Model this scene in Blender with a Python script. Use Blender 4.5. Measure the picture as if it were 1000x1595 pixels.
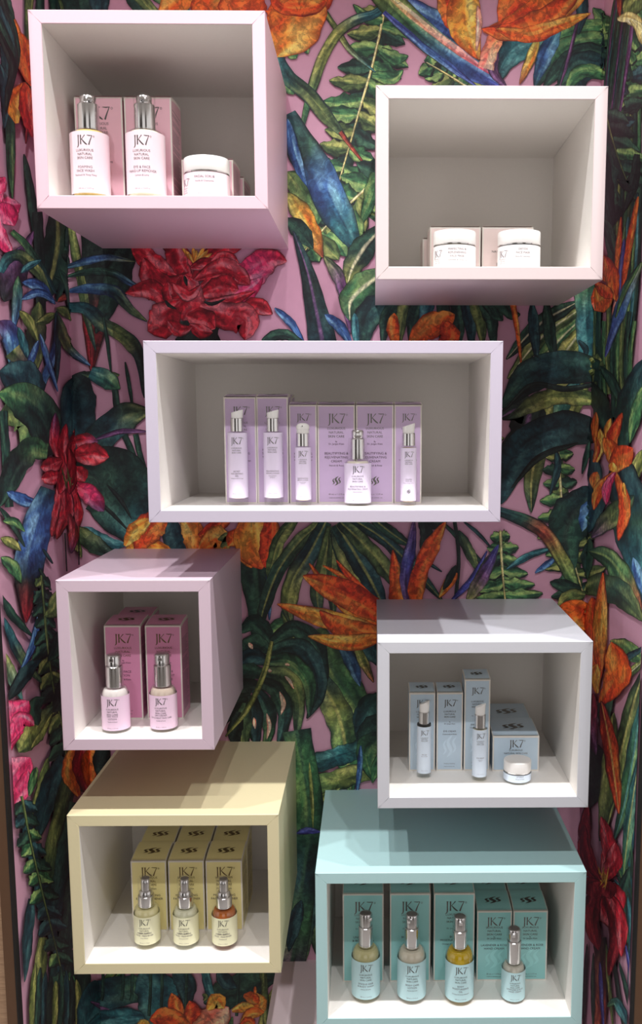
import bpy, bmesh, math, random
import numpy as np
from mathutils import Vector, Matrix

# ------------------------------------------------------------------ scene, camera, light
for o in list(bpy.data.objects):
    bpy.data.objects.remove(o)
S = bpy.context.scene
COL = S.collection
S.view_settings.view_transform = 'Standard'
S.view_settings.look = 'None'
S.view_settings.gamma = 1.0
S.view_settings.use_curve_mapping = False
S.view_settings.exposure = 0.03

IMG_W, IMG_H = 1000.0, 1595.0
FPX = 1444.7                                   # focal length in pixels of the photograph
PITCH, YAW = 0.13252, 0.01137                  # looking slightly down / right
CX, CY = 500 + 95.9, 797.5 + 37.1              # principal point (the photograph is a crop)
CAM = Vector((0.0, -1.35, 0.0))
FW = Vector((math.sin(YAW) * math.cos(PITCH), math.cos(YAW) * math.cos(PITCH), -math.sin(PITCH)))
RT = Vector((math.cos(YAW), -math.sin(YAW), 0.0))
UP = RT.cross(FW)
cd = bpy.data.cameras.new('camera')
cam = bpy.data.objects.new('camera', cd)
COL.objects.link(cam)
cd.sensor_fit = 'VERTICAL'
cd.sensor_height = 36.0
cd.sensor_width = 36.0
cd.lens = FPX * 36.0 / IMG_H
cd.shift_x = -(CX - 500) / IMG_H
cd.shift_y = (CY - 797.5) / IMG_H
cd.clip_start = 0.02
cam.matrix_world = Matrix(((RT.x, UP.x, -FW.x, CAM.x), (RT.y, UP.y, -FW.y, CAM.y),
                           (RT.z, UP.z, -FW.z, CAM.z), (0, 0, 0, 1)))
S.camera = cam

world = bpy.data.worlds.new('shop_ambient')
S.world = world
world.use_nodes = True
bgn = world.node_tree.nodes['Background']
bgn.inputs[0].default_value = (1.0, 0.945, 0.91, 1)
bgn.inputs[1].default_value = 0.80


def spot(name, loc, target, power, col=(1, .96, .93), size=105, radius=.016):
    ld = bpy.data.lights.new(name, 'SPOT')
    ld.energy = power
    ld.color = col
    ld.spot_size = math.radians(size)
    ld.spot_blend = 1.0
    ld.shadow_soft_size = radius
    o = bpy.data.objects.new(name, ld)
    COL.objects.link(o)
    o.location = loc
    o.rotation_euler = (Vector(target) - Vector(loc)).to_track_quat('-Z', 'Y').to_euler()
    return o


for lx in (-.74, -.27, .195, .66):              # ceiling spots close to the wall
    spot('ceiling_spot', (lx, -.575, 1.05), (lx * .9, -.38, -.7), 37.0, col=(1, .985, .985), size=92)
for lx in (-.47, -.05, .37):                   # second row, further out in the shop
    spot('ceiling_spot', (lx, -1.39, 1.25), (lx * .7, -.22, -.70), 20.0, col=(1, .985, .98), size=72)

# ------------------------------------------------------------------ helpers


def lin(c):
    out = []
    for v in c[:3]:
        v /= 255.0
        out.append(v / 12.92 if v <= .04045 else ((v + .055) / 1.055) ** 2.4)
    return tuple(out)


MATS = {}


def mat(name, rgb, rough=.5, metal=0.0, noise=.04, scale=60., spec=.5, bump=0.0, coat=0.0):
    if name in MATS:
        return MATS[name]
    m = bpy.data.materials.new(name)
    m.use_nodes = True
    nt = m.node_tree
    b = nt.nodes['Principled BSDF']
    c = lin(rgb)
    tc = nt.nodes.new('ShaderNodeTexCoord')
    nz = nt.nodes.new('ShaderNodeTexNoise')
    nz.inputs['Scale'].default_value = scale
    nz.inputs['Detail'].default_value = 3
    nt.links.new(tc.outputs['Object'], nz.inputs['Vector'])
    mx = nt.nodes.new('ShaderNodeMixRGB')
    mx.inputs[1].default_value = tuple(max(0, v * (1 - noise)) for v in c) + (1,)
    mx.inputs[2].default_value = tuple(min(1, v * (1 + noise)) for v in c) + (1,)
    nt.links.new(nz.outputs[0], mx.inputs[0])
    nt.links.new(mx.outputs[0], b.inputs['Base Color'])
    b.inputs['Roughness'].default_value = rough
    b.inputs['Metallic'].default_value = metal
    b.inputs['Specular IOR Level'].default_value = spec
    if coat:
        b.inputs['Coat Weight'].default_value = coat
        b.inputs['Coat Roughness'].default_value = .08
    if bump:
        bp = nt.nodes.new('ShaderNodeBump')
        bp.inputs['Strength'].default_value = bump
        bp.inputs['Distance'].default_value = .001
        nt.links.new(nz.outputs[0], bp.inputs['Height'])
        nt.links.new(bp.outputs[0], b.inputs['Normal'])
    MATS[name] = m
    return m


def glass(name, tint=(1, 1, 1), refl=1.0):
    """thin clear wall: light passes, the surface keeps its Fresnel gloss"""
    if name in MATS:
        return MATS[name]
    m = bpy.data.materials.new(name)
    m.use_nodes = True
    nt = m.node_tree
    nt.nodes.remove(nt.nodes['Principled BSDF'])
    out = nt.nodes['Material Output']
    tr = nt.nodes.new('ShaderNodeBsdfTransparent')
    tr.inputs[0].default_value = tint + (1,)
    gl = nt.nodes.new('ShaderNodeBsdfGlossy')
    gl.inputs['Roughness'].default_value = .04
    fr = nt.nodes.new('ShaderNodeFresnel')
    fr.inputs[0].default_value = 1.5
    mu = nt.nodes.new('ShaderNodeMath')
    mu.operation = 'MULTIPLY'
    mu.inputs[1].default_value = refl
    mx = nt.nodes.new('ShaderNodeMixShader')
    nt.links.new(fr.outputs[0], mu.inputs[0])
    ge = nt.nodes.new('ShaderNodeNewGeometry')
    m2 = nt.nodes.new('ShaderNodeMath')
    m2.operation = 'MULTIPLY_ADD'
    m2.inputs[1].default_value = -refl
    m2.inputs[2].default_value = refl
    nt.links.new(ge.outputs['Backfacing'], m2.inputs[0])
    nt.links.new(m2.outputs[0], mu.inputs[1])
    nt.links.new(mu.outputs[0], mx.inputs[0])
    nt.links.new(tr.outputs[0], mx.inputs[1])
    nt.links.new(gl.outputs[0], mx.inputs[2])
    nt.links.new(mx.outputs[0], out.inputs[0])
    MATS[name] = m
    return m


def wood(name, a, b_, rough=.5, sc=(1, 14, 1)):
    m = bpy.data.materials.new(name)
    m.use_nodes = True
    nt = m.node_tree
    b = nt.nodes['Principled BSDF']
    tc = nt.nodes.new('ShaderNodeTexCoord')
    mp = nt.nodes.new('ShaderNodeMapping')
    mp.inputs['Scale'].default_value = sc
    nz = nt.nodes.new('ShaderNodeTexNoise')
    nz.inputs['Scale'].default_value = 22
    nz.inputs['Detail'].default_value = 6
    nz.inputs['Distortion'].default_value = .6
    rp = nt.nodes.new('ShaderNodeValToRGB')
    rp.color_ramp.elements[0].position = .3
    rp.color_ramp.elements[1].position = .7
    rp.color_ramp.elements[0].color = lin(a) + (1,)
    rp.color_ramp.elements[1].color = lin(b_) + (1,)
    nt.links.new(tc.outputs['Object'], mp.inputs[0])
    nt.links.new(mp.outputs[0], nz.inputs['Vector'])
    nt.links.new(nz.outputs[0], rp.inputs[0])
    nt.links.new(rp.outputs[0], b.inputs['Base Color'])
    b.inputs['Roughness'].default_value = rough
    return m


def link(o, parent=None):
    COL.objects.link(o)
    if parent is not None:
        o.parent = parent
    return o


def mesh_obj(name, verts, faces, mats, parent=None, fmat=None, smooth=False, loc=None):
    me = bpy.data.meshes.new(name)
    me.from_pydata([tuple(v) for v in verts], [], faces)
    for m in (mats if isinstance(mats, (list, tuple)) else [mats]):
        me.materials.append(m)
    if fmat:
        me.polygons.foreach_set('material_index', fmat)
    if smooth:
        me.polygons.foreach_set('use_smooth', [True] * len(me.polygons))
    me.update()
    o = bpy.data.objects.new(name, me)
    if loc:
        o.location = loc
    return link(o, parent)


def thing(name, label, cat, loc, group=None):
    o = bpy.data.objects.new(name, None)
    o.empty_display_size = .01
    COL.objects.link(o)
    o.location = loc
    o['label'] = label
    o['category'] = cat
    if group:
        o['group'] = group
    return o


def tag(o, label, cat, group=None):
    o['label'] = label
    o['category'] = cat
    if group:
        o['group'] = group
    return o


def box_vf(x0, x1, y0, y1, z0, z1):
    v = [(x0, y0, z0), (x1, y0, z0), (x1, y1, z0), (x0, y1, z0),
         (x0, y0, z1), (x1, y0, z1), (x1, y1, z1), (x0, y1, z1)]
    f = [(0, 3, 2, 1), (4, 5, 6, 7), (0, 1, 5, 4), (1, 2, 6, 5), (2, 3, 7, 6), (3, 0, 4, 7)]
    return v, f


def lathe(name, prof, m, parent, n=40, close=True, sharp=None):
    """revolve (r, z) points round the z axis; smooth sides, creases where the profile turns sharply"""
    verts, faces = [], []
    k = len(prof)
    for r, z in prof:
        for i in range(n):
            a = 2 * math.pi * i / n
            verts.append((r * math.cos(a), r * math.sin(a), z))
    for j in range(k - 1):
        for i in range(n):
            i2 = (i + 1) % n
            faces.append((j * n + i, j * n + i2, (j + 1) * n + i2, (j + 1) * n + i))
    if close:
        faces.append(tuple(range(n - 1, -1, -1)))
        faces.append(tuple((k - 1) * n + i for i in range(n)))
    o = mesh_obj(name, verts, faces, m, parent, smooth=True)
    o.data.set_sharp_from_angle(angle=math.radians(38))
    return o


# ------------------------------------------------------------------ the niche
XL, XR, YF = -.4305, .3185, -.2975
ZB, ZT = -1.12, .78
PINK = mat('wallpaper_ground', (216, 163, 187), .6, noise=.05, scale=90)
TRIM = mat('bronze_trim', (104, 76, 56), .42, .25, noise=.08)
TRIMD = mat('dark_reveal', (22, 20, 20), .6)
OAK = wood('oak_veneer', (150, 118, 92), (186, 152, 122), .5, (3, 3, 42))


def structure(o):
    o['kind'] = 'structure'
    return o


v, f = box_vf(XL - .02, XR + .02, 0, .02, ZB, ZT)
wall_back = structure(mesh_obj('wall_back', v, f, PINK))
v, f = box_vf(XL - .02, XL, YF, 0, ZB, ZT)
wall_left = structure(mesh_obj('wall_left', v, f, PINK))
v, f = box_vf(XR, XR + .02, YF, 0, ZB, ZT)
wall_right = structure(mesh_obj('wall_right', v, f, PINK))
for nm, s, x in (('trim_1', -1, XL), ('trim_2', 1, XR)):
    xs = sorted((x, x + s * .0135))
    v, f = box_vf(xs[0], xs[1], YF - .008, YF, ZB, ZT)
    t1 = structure(mesh_obj(nm, v, f, TRIM))
    xs = sorted((x - s * .0008, x + s * .0012))
    v, f = box_vf(xs[0], xs[1], YF - .0085, YF + .004, ZB, ZT)
    mesh_obj('dark_edge', v, f, TRIMD, t1)  # thin dark side edge of the trim
for nm, x0, x1 in (('wall_front_left', XL - 1.1, XL - .0135), ('wall_front_right', XR + .0135, XR + 1.1)):
    v, f = box_vf(x0, x1, YF - .006, YF + .014, ZB, ZT)
    structure(mesh_obj(nm, v, f, OAK))

# unseen shop around the niche: floor, ceiling, and dark slabs added for chrome reflections
FLOORM = wood('shop_floor', (158, 154, 150), (176, 172, 168), .45, (3, 40, 3))
v, f = box_vf(-4, 4, -6, .02, -1.30, -1.26)
structure(mesh_obj('floor', v, f, FLOORM))
v, f = box_vf(-4, 4, -6, .02, 1.36, 1.40)
structure(mesh_obj('ceiling', v, f, mat('ceiling_white', (214, 208, 202), .8)))  # unseen; put in to block ambient light from overhead
SLABM = mat('dark_reflection_slab', (58, 50, 46), .6)
for i, (x0, x1) in enumerate(((-3.2, -.95), (.75, 1.9))):  # invented slabs behind the camera, giving the chrome its dark stripes
    v, f = box_vf(x0, x1, -3.6, -3.5, -1.26, 1.0)
    structure(mesh_obj('reflection_slab_%d' % (i + 1), v, f, SLABM))

# ------------------------------------------------------------------ display boxes
T = .0144
DEP = .26
BH = .2106
INNER = mat('cream_white_lining', (246, 242, 237), .5, noise=.02, scale=300, bump=.05)
BOX = {  # x0, x1, z0, colour
    1: (-.3775, -.1172, .2277, (232, 198, 209)),
    2: (.0049, .2646, .1504, (226, 209, 209)),
    3: (-.2633, .1519, -.1290, (206, 197, 214)),
    4: (-.3766, -.1931, -.4086, (216, 193, 207)),
    5: (.0064, .2667, -.4848, (212, 213, 221)),
    6: (-.3764, -.1159, -.7024, (230, 219, 178)),
    7: (-.0716, .2673, -.7795, (186, 224, 226)),
    8: (-.1490, .1113, -1.0586, (236, 216, 222)),
}
BOXLABEL = {
    1: ('open pink cube shelf holding two tall pump bottles and one jar'),
    2: ('open blush white cube shelf holding two white-lidded jars'),
    3: ('wide pale lilac shelf box with slim tubes and lilac cartons'),
    4: ('narrow lilac pink shelf box with two small chrome pump bottles'),
    5: ('greyish white shelf box with pale blue eye care cartons'),
    6: ('pastel yellow shelf box with three spray bottles and six cartons'),
    7: ('wide mint shelf box with four pump bottles and turquoise cartons'),
    8: ('pale pink shelf box below the pastel yellow and mint boxes'),
}


def shelf_box(k):
    x0, x1, z0, c = BOX[k]
    z1 = z0 + BH
    xc = (x0 + x1) / 2
    root = thing('shelf_box', BOXLABEL[k], 'shelf', (xc, -DEP / 2, z0), 'coloured shelf boxes on the papered wall')
    mo = mat('lacquer_%d' % k, c, .42, noise=.015, scale=240)
    h = (x1 - x0) / 2
    a, b = -DEP / 2, DEP / 2
    e = .0006                                   # softened arris
    t = T

    def panel(name, quad):
        """quad: outer-left, outer-right, inner-right, inner-left in (x, z); mitred ends"""
        (o0, o1, i1, i0) = quad
        # slightly eased front edge
        ring = []
        q = [Vector((p[0], p[1])) for p in quad]
        cen = sum(q, Vector((0, 0))) / 4
        vv, ff, fm = [], [], []
        for y, s in ((a, e), (a + e, 0), (b, 0)):
            for p in q:
                d = (cen - p)
                n = Vector((0, 0))
                if s:
                    # pull long edges in by s
                    ax = (q[1] - q[0]).normalized()
                    perp = Vector((-ax.y, ax.x))
                    sd = 1 if d.dot(perp) > 0 else -1
                    n = perp * sd * s
                vv.append((p.x + n.x, y, p.y + n.y))
        ff.append((0, 1, 2, 3)); fm.append(0)
        for j in range(2):
            for i in range(4):
                i2 = (i + 1) % 4
                ff.append((j * 4 + i, (j + 1) * 4 + i, (j + 1) * 4 + i2, j * 4 + i2))
                fm.append(1 if (i == 2 and j == 1) else 0)
        ff.append((8, 11, 10, 9)); fm.append(0)
        o = mesh_obj(name, vv, ff, [mo, INNER], root, fm)
        bm = bmesh.new(); bm.from_mesh(o.data)
        bmesh.ops.recalc_face_normals(bm, faces=bm.faces)
        bm.to_mesh(o.data); bm.free()
        return o
    g = .00008                                  # hairline at the mitres
    H = BH
    panel('top_panel', ((-h + g, H), (h - g, H), (h - t - g, H - t), (-h + t + g, H - t)))
    panel('bottom_panel', ((-h + g, 0), (h - g, 0), (h - t - g, t), (-h + t + g, t)))
    panel('side_panel', ((-h, g), (-h, H - g), (-h + t, H - t - g), (-h + t, t + g)))
    panel('side_panel', ((h, g), (h, H - g), (h - t, H - t - g), (h - t, t + g)))
    v, f = box_vf(-h + t, h - t, b - .02, b - .004, t, H - t)
    mesh_obj('back_panel', v, f, INNER, root)
    return root


for k in BOX:
    shelf_box(k)


def floor_z(k):
    return BOX[k][2] + T


# ------------------------------------------------------------------ lettering
_tc = {}


def text_geo(s):
    """2-D outline mesh of a string, cap height 1, centred on x"""
    if s in _tc:
        return _tc[s]
    cu = bpy.data.curves.new('t', 'FONT')
    cu.body = s
    cu.align_x = 'CENTER'
    cu.size = 1.0
    cu.resolution_u = 2
    ob = bpy.data.objects.new('t', cu)
    me = ob.to_mesh()
    vs = [(v.co.x, v.co.y) for v in me.vertices]
    fs = [tuple(p.vertices) for p in me.polygons]
    ob.to_mesh_clear()
    bpy.data.objects.remove(ob)
    bpy.data.curves.remove(cu)
    s_ = 1 / .70
    vs = [(x * s_, y * s_) for x, y in vs]
    _tc[s] = (vs, fs)
    return _tc[s]


def stroke(pts, ws, n=None):
    """ribbon polygon along points with widths -> verts, quads"""
    vs, fs = [], []
    P = [Vector(p) for p in pts]
    for i, p in enumerate(P):
        t = (P[min(i + 1, len(P) - 1)] - P[max(i - 1, 0)]).normalized()
        nn = Vector((-t.y, t.x)) * ws[i] / 2
        vs += [tuple(p + nn), tuple(p - nn)]
        if i:
            k = 2 * i
            fs.append((k - 2, k - 1, k + 1, k))
    return vs, fs


def crom(pts, n):
    P = np.array(pts, float)
    if len(P) == 2:
        t = np.linspace(0, 1, n)[:, None]
        return P[0] * (1 - t) + P[1] * t
    d = np.r_[0, np.cumsum(np.sqrt(np.linalg.norm(np.diff(P, axis=0), axis=1)) + 1e-6)]
    out = []
    # monotone-time Catmull-Rom through Hermite tangents
    m = np.gradient(P, d, axis=0)
    for s in np.linspace(0, d[-1], n):
        i = min(max(np.searchsorted(d, s) - 1, 0), len(P) - 2)
        h = d[i + 1] - d[i]
        u = (s - d[i]) / h
        out.append((2 * u**3 - 3 * u**2 + 1) * P[i] + (u**3 - 2 * u**2 + u) * h * m[i]
                   + (-2 * u**3 + 3 * u**2) * P[i + 1] + (u**3 - u**2) * h * m[i + 1])
    return np.array(out)


def jk7_geo():
    """the large monogram: flared thin / thick strokes, cap height 1, J dropping below the line"""
    V, F = [], []

    def add(vs, fs):
        b = len(V)
        V.extend(vs)
        F.extend([tuple(i + b for i in q) for q in fs])
    # J
    j = crom([(-.74, 1.0), (-.745, .5), (-.75, .0), (-.80, -.2), (-.95, -.30)], 9)
    add(*stroke([tuple(p) for p in j], [.17, .14, .13, .13, .14, .14, .12, .09, .04]))
    add(*stroke([(-.86, .985), (-.62, .985)], [.035, .035]))
    # K
    add(*stroke([(-.42, 1.0), (-.42, .5), (-.42, 0)], [.17, .13, .16]))
    add(*stroke([(-.38, .46), (-.1, .76), (.12, 1.0)], [.05, .06, .09]))
    k = crom([(-.28, .56), (-.02, .26), (.28, 0.02), (.40, -.03)], 6)
    add(*stroke([tuple(p) for p in k], [.05, .12, .15, .15, .12, .04]))
    # 7
    add(*stroke([(.40, .98), (.72, .95), (1.06, .98)], [.05, .09, .05]))
    s = crom([(1.03, .97), (.86, .62), (.70, .25), (.60, -.04)], 6)
    add(*stroke([tuple(p) for p in s], [.06, .08, .10, .12, .14, .16]))
    # small registered ring
    ring = [(1.24 + .085 * math.cos(a * math.pi / 5), .88 + .085 * math.sin(a * math.pi / 5)) for a in range(11)]
    add(*stroke(ring, [.03] * 11))
    return V, F


def emblem_geo():
    """three rising wavy leaf strokes, unit height, centred"""
    V, F = [], []
    for dx, s, dz in ((-.36, .66, -.05), (0, 1.0, 0), (.36, .72, .05)):
        c = crom([(dx - .22 * s, -.5 * s + dz), (dx + .12 * s, -.22 * s + dz), (dx - .12 * s, .16 * s + dz), (dx + .24 * s, .5 * s + dz)], 13)
        w = [.01, .07, .13, .18, .22, .24, .25, .24, .22, .18, .13, .07, .01]
        vs, fs = stroke([tuple(p) for p in c], [x * s for x in w])
        b = len(V)
        V += vs
        F += [tuple(i + b for i in q) for q in fs]
    return V, F


JK7 = jk7_geo()
EMB = emblem_geo()
FOIL = mat('silver_foil', (112, 110, 108), .28, .75, noise=.25, scale=400)
INK = mat('dark_print', (70, 54, 66), .5, noise=.05)
SOFT = mat('grey_print', (108, 98, 106), .5, noise=.05)
WARM = mat('bronze_foil', (120, 100, 66), .35, .6, noise=.2, scale=400)
INKS = [FOIL, INK, SOFT, WARM]


def lettering(name, items, place, parent, mats=INKS):
    """items: (geo, scale_x, scale_y, x, z, material index); place maps (x, z) to 3-D"""
    if name == 'lettering':
        mono = [i for i in items if i[0] is JK7 or i[0] is EMB]
        items = [i for i in items if not (i[0] is JK7 or i[0] is EMB)]
        for q in mono:
            lettering('monogram' if q[0] is JK7 else 'emblem', [q], place, parent, mats)
    items = [i for i in items if i[0][0]]
    if not items:
        return None
    V, F, M = [], [], []
    for (gv, gf), sx, sz, x, z, mi in items:
        b = len(V)
        V += [place(px * sx + x, pz * sz + z) for px, pz in gv]
        F += [tuple(i + b for i in q) for q in gf]
        M += [mi] * len(gf)
    o = mesh_obj(name, V, F, mats, parent, M)
    if name == 'lettering':
        o['kind'] = 'stuff'
    return o


def tline(s, cap, x, z, mi, maxw=None, squeeze=1.0):
    g = text_geo(s)
    sx = cap * squeeze
    w = (max(p[0] for p in g[0]) - min(p[0] for p in g[0])) * sx if g[0] else 0
    if maxw and w > maxw:
        sx *= maxw / w
    return (g, sx, cap, x, z, mi)


# ------------------------------------------------------------------ cartons
BORDER = mat('carton_border', (232, 226, 218), .5, noise=.03)
CLR = {'pink1': (236, 186, 200), 'blush': (240, 220, 216), 'lilac': (208, 184, 220), 'rose': (226, 150, 188),
       'sky': (194, 215, 232), 'lemon': (242, 229, 162), 'mint': (154, 216, 216)}


def carton(k, x0, x1, y, h, clr, lines, label, ink=1, depth=None, group=None, pale=False, foil=0, rot=0.0, z0=None):
    w = x1 - x0
    d = depth or w
    fz = floor_z(k) if z0 is None else z0
    root = thing('carton', label, 'box', ((x0 + x1) / 2, y + d / 2, fz), group)
    root.rotation_euler.z = rot
    mc = mat('carton_' + clr, CLR[clr], .38, noise=.02, scale=150, coat=.25)
    hw, hd = w / 2, d / 2
    rise = .0045
    N = 8
    arch = []
    for i in range(N + 1):
        s = i / N
        arch.append((-hd + d * s, h + rise * (1 - (1 - s) ** 2.4)))
    prof = [(-hd, 0)] + arch + [(hd, 0)]
    n = len(prof)
    V = [(-hw, p, q) for p, q in prof] + [(hw, p, q) for p, q in prof]
    F = [tuple(range(n - 1, -1, -1)), tuple(range(n, 2 * n))]
    for i in range(n):
        j = (i + 1) % n
        F.append((i, j, j + n, i + n))
    bm = bmesh.new()
    vs = [bm.verts.new(v) for v in V]
    for q in F:
        bm.faces.new([vs[i] for i in q])
    bmesh.ops.recalc_face_normals(bm, faces=bm.faces)
    me = bpy.data.meshes.new('body')
    bm.to_mesh(me)
    bm.free()
    me.materials.append(BORDER)
    link(bpy.data.objects.new('body', me), root)
    bd = .0017
    ep = .00012
    # front sheet, top sheet, side sheets
    fp = mesh_obj('front_panel', [(-hw + bd, -hd - ep, bd), (hw - bd, -hd - ep, bd), (hw - bd, -hd - ep, h - bd * .9), (-hw + bd, -hd - ep, h - bd * .9)], [(0, 1, 2, 3)], mc, root)
    tv, tf = [], []
    for i, (p, q) in enumerate(arch):
        if i == 0:
            p, q = p + .0012, q + .0014
        tv += [(-hw + .001, p, q + ep * 2), (hw - .001, p, q + ep * 2)]
        if i:
            tf.append((2 * i - 2, 2 * i - 1, 2 * i + 1, 2 * i))
    tp = mesh_obj('top_flap', tv, tf, mc, root)
    for s in (-1, 1):
        X = s * (hw + ep)
        sv = [(X, -hd + .0012, .0012)] + [(X, p + (.0012 if i == 0 else (-.0008 if i == N else 0)), q - .0035) for i, (p, q) in enumerate(arch)] + [(X, hd - .0008, .0012)]
        idx = list(range(len(sv)))
        sp = mesh_obj('side_panel', sv, [tuple(idx if s < 0 else idx[::-1])], mc, root)
        if s > 0:
            # rows of fine print on the side sheet
            it = []
            rnd = random.Random(int(x0 * 1e5) + k)
            V2, F2 = [], []
            zz = h * .90
            while zz > h * .08:
                if rnd.random() > .14:
                    ln = d * rnd.uniform(.55, .82)
                    a0 = -hd + d * .08
                    b = len(V2)
                    V2 += [(X + ep, a0, zz), (X + ep, a0 + ln, zz), (X + ep, a0 + ln, zz + .0006), (X + ep, a0, zz + .0006)]
                    F2.append((b, b + 1, b + 2, b + 3))
                zz -= .0021
            mesh_obj('fine_print', V2, F2, SOFT, sp)
    # emblem on the flap
    def top_place(px, pz):
        s = (pz + hd) / d
        return (px, pz, h + rise * (1 - (1 - max(0, min(1, s))) ** 2.4) + ep * 6)
    es = min(w, d) * .40
    lettering('emblem', [(EMB, es * 1.15, es * .82, 0, -d * .02, foil)], top_place, tp)
    items = []
    if lines:
        name = lines['name']
        sub = lines.get('sub', [])
        mw = w * .86

        def Z(fr):
            return h * (1 - fr)
        if h > w * 1.4:
            c = w * .245
            items.append((JK7, c * .93, c, w * .0, Z(.085) - c, foil))
            tcap = min(.0030, w * .062)
            for i, s in enumerate(('LUXURIOUS', 'NATURAL', 'SKIN CARE')):
                items.append(tline(s, tcap, 0, Z(.245) - i * tcap * 1.72, foil, mw))
            items.append(tline('By', tcap * .62, 0, Z(.375), ink))
            items.append(tline('Dr. Jurgen Klein', tcap * .72, 0, Z(.40), ink, mw))
            z = Z(.50)
            ncap = min(.0030, w * .066)
            for s in name:
                items.append(tline(s, ncap, 0, z, ink, mw))
                z -= ncap * 1.65
            for s in sub:
                items.append(tline(s, ncap * .74, 0, z, ink, mw))
                z -= ncap * 1.3
            if lines.get('emblem'):
                items.append((EMB, w * .22, w * .26, 0, Z(.77), foil))
            items.append(tline(lines.get('ml', '30 mL e / 1.0 fl oz'), tcap * .66, 0, Z(.915), 2, mw))
            items.append(tline('MADE IN HAWAII, USA', tcap * .45, 0, Z(.95), 2, mw))
        else:
            c = h * .21
            items.append((JK7, c * .93, c, 0, Z(.10) - c, foil))
            items.append(tline('LUXURIOUS', h * .048, 0, Z(.42), foil, mw))
            items.append(tline('NATURAL SKIN CARE', h * .048, 0, Z(.51), foil, mw))
            z = Z(.68)
            for s in name:
                items.append(tline(s, h * .062, 0, z, ink, mw))
                z -= h * .095
            items.append(tline(lines.get('ml', '50 mL e / 1.7 fl oz'), h * .04, 0, Z(.93), 2, mw))
        lettering('lettering', items, lambda px, pz: (px, -hd - ep * 3, pz), fp)
        pe = mat('pale_' + clr, tuple(min(255, c_ + 12) for c_ in CLR[clr]), .4)
        if pale:
            lettering('pale_emblem', [(EMB, w * .50, h * .30, 0, h * .32, 0)], lambda px, pz: (px, -hd - ep * 2, pz), fp, [pe])
    return root


# ------------------------------------------------------------------ bottles, tubes, jars
CHROME = mat('chrome', (226, 225, 226), .15, 1.0, noise=.02)
DARKCH = mat('dark_chrome', (176, 170, 168), .34, .9, noise=.02)
CLEAR = glass('clear_plastic', (.97, .97, .97), 1.0)
GLASS = glass('clear_glass', (.95, .96, .95), 1.2)
WHITEP = mat('white_plastic', (230, 228, 226), .32, noise=.01)
FROST = mat('milky_plastic', (226, 224, 222), .3, noise=.02)
BLACKP = mat('black_gasket', (24, 22, 22), .4)


def label_wrap(root, name, r, z0, z1, clr, items, span=300, z_tilt=0.0, rim=None):
    """label strip wound round a bottle, open at the back; its front faces -y"""
    n = 36
    V, F = [], []
    half = math.radians(span / 2)
    for i in range(n + 1):
        a = -half + 2 * half * i / n
        V += [(r * math.sin(a), -r * math.cos(a), z0), (r * math.sin(a), -r * math.cos(a), z1)]
        if i:
            F.append((2 * i - 2, 2 * i, 2 * i + 1, 2 * i - 1))
    lb = mesh_obj(name, V, F, mat('label_%s' % (clr if isinstance(clr, str) else '%d_%d_%d' % clr), LBL[clr], .45, noise=.02, coat=.15), root, smooth=True)
    if items:
        R = r + .00015
        lettering('lettering', items, lambda px, pz: (R * math.sin(px / R), -R * math.cos(px / R), pz), lb)
    return lb


LBL = {'pink1': (238, 212, 220), 'lilac': (226, 214, 238), 'rose': (236, 206, 228), 'sky': (216, 230, 246), 'lemon': (240, 238, 202), 'mint': (190, 226, 232), 'white': (234, 228, 227)}


def bottle_items(r, z0, z1, name, sub, ml, ink=2, slim=False, emblem=False):
    H = z1 - z0
    mw = r * 1.62
    cap = min(r * (.66 if slim else .46), H * .20)
    it = [(JK7, cap * .88, cap, 0, z1 - H * .07 - cap, 0)]
    t = cap * (.22 if slim else .26)
    z = z1 - H * .07 - cap * 1.75
    for s in ('LUXURIOUS', 'NATURAL', 'SKIN CARE'):
        it.append(tline(s, t, 0, z, 0, mw))
        z -= t * 1.6
    z = z1 - H * .60
    for s in name:
        it.append(tline(s, t * 1.02, 0, z, ink, mw))
        z -= t * 1.6
    for s in sub:
        it.append(tline(s, t * .72, 0, z, ink, mw))
        z -= t * 1.2
    if emblem:
        it.append((EMB, r * .45, r * .62, 0, z0 + H * .18, 0))
    it.append(tline(ml, t * .62, 0, z0 + H * .06, 2, mw))
    return it


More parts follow.
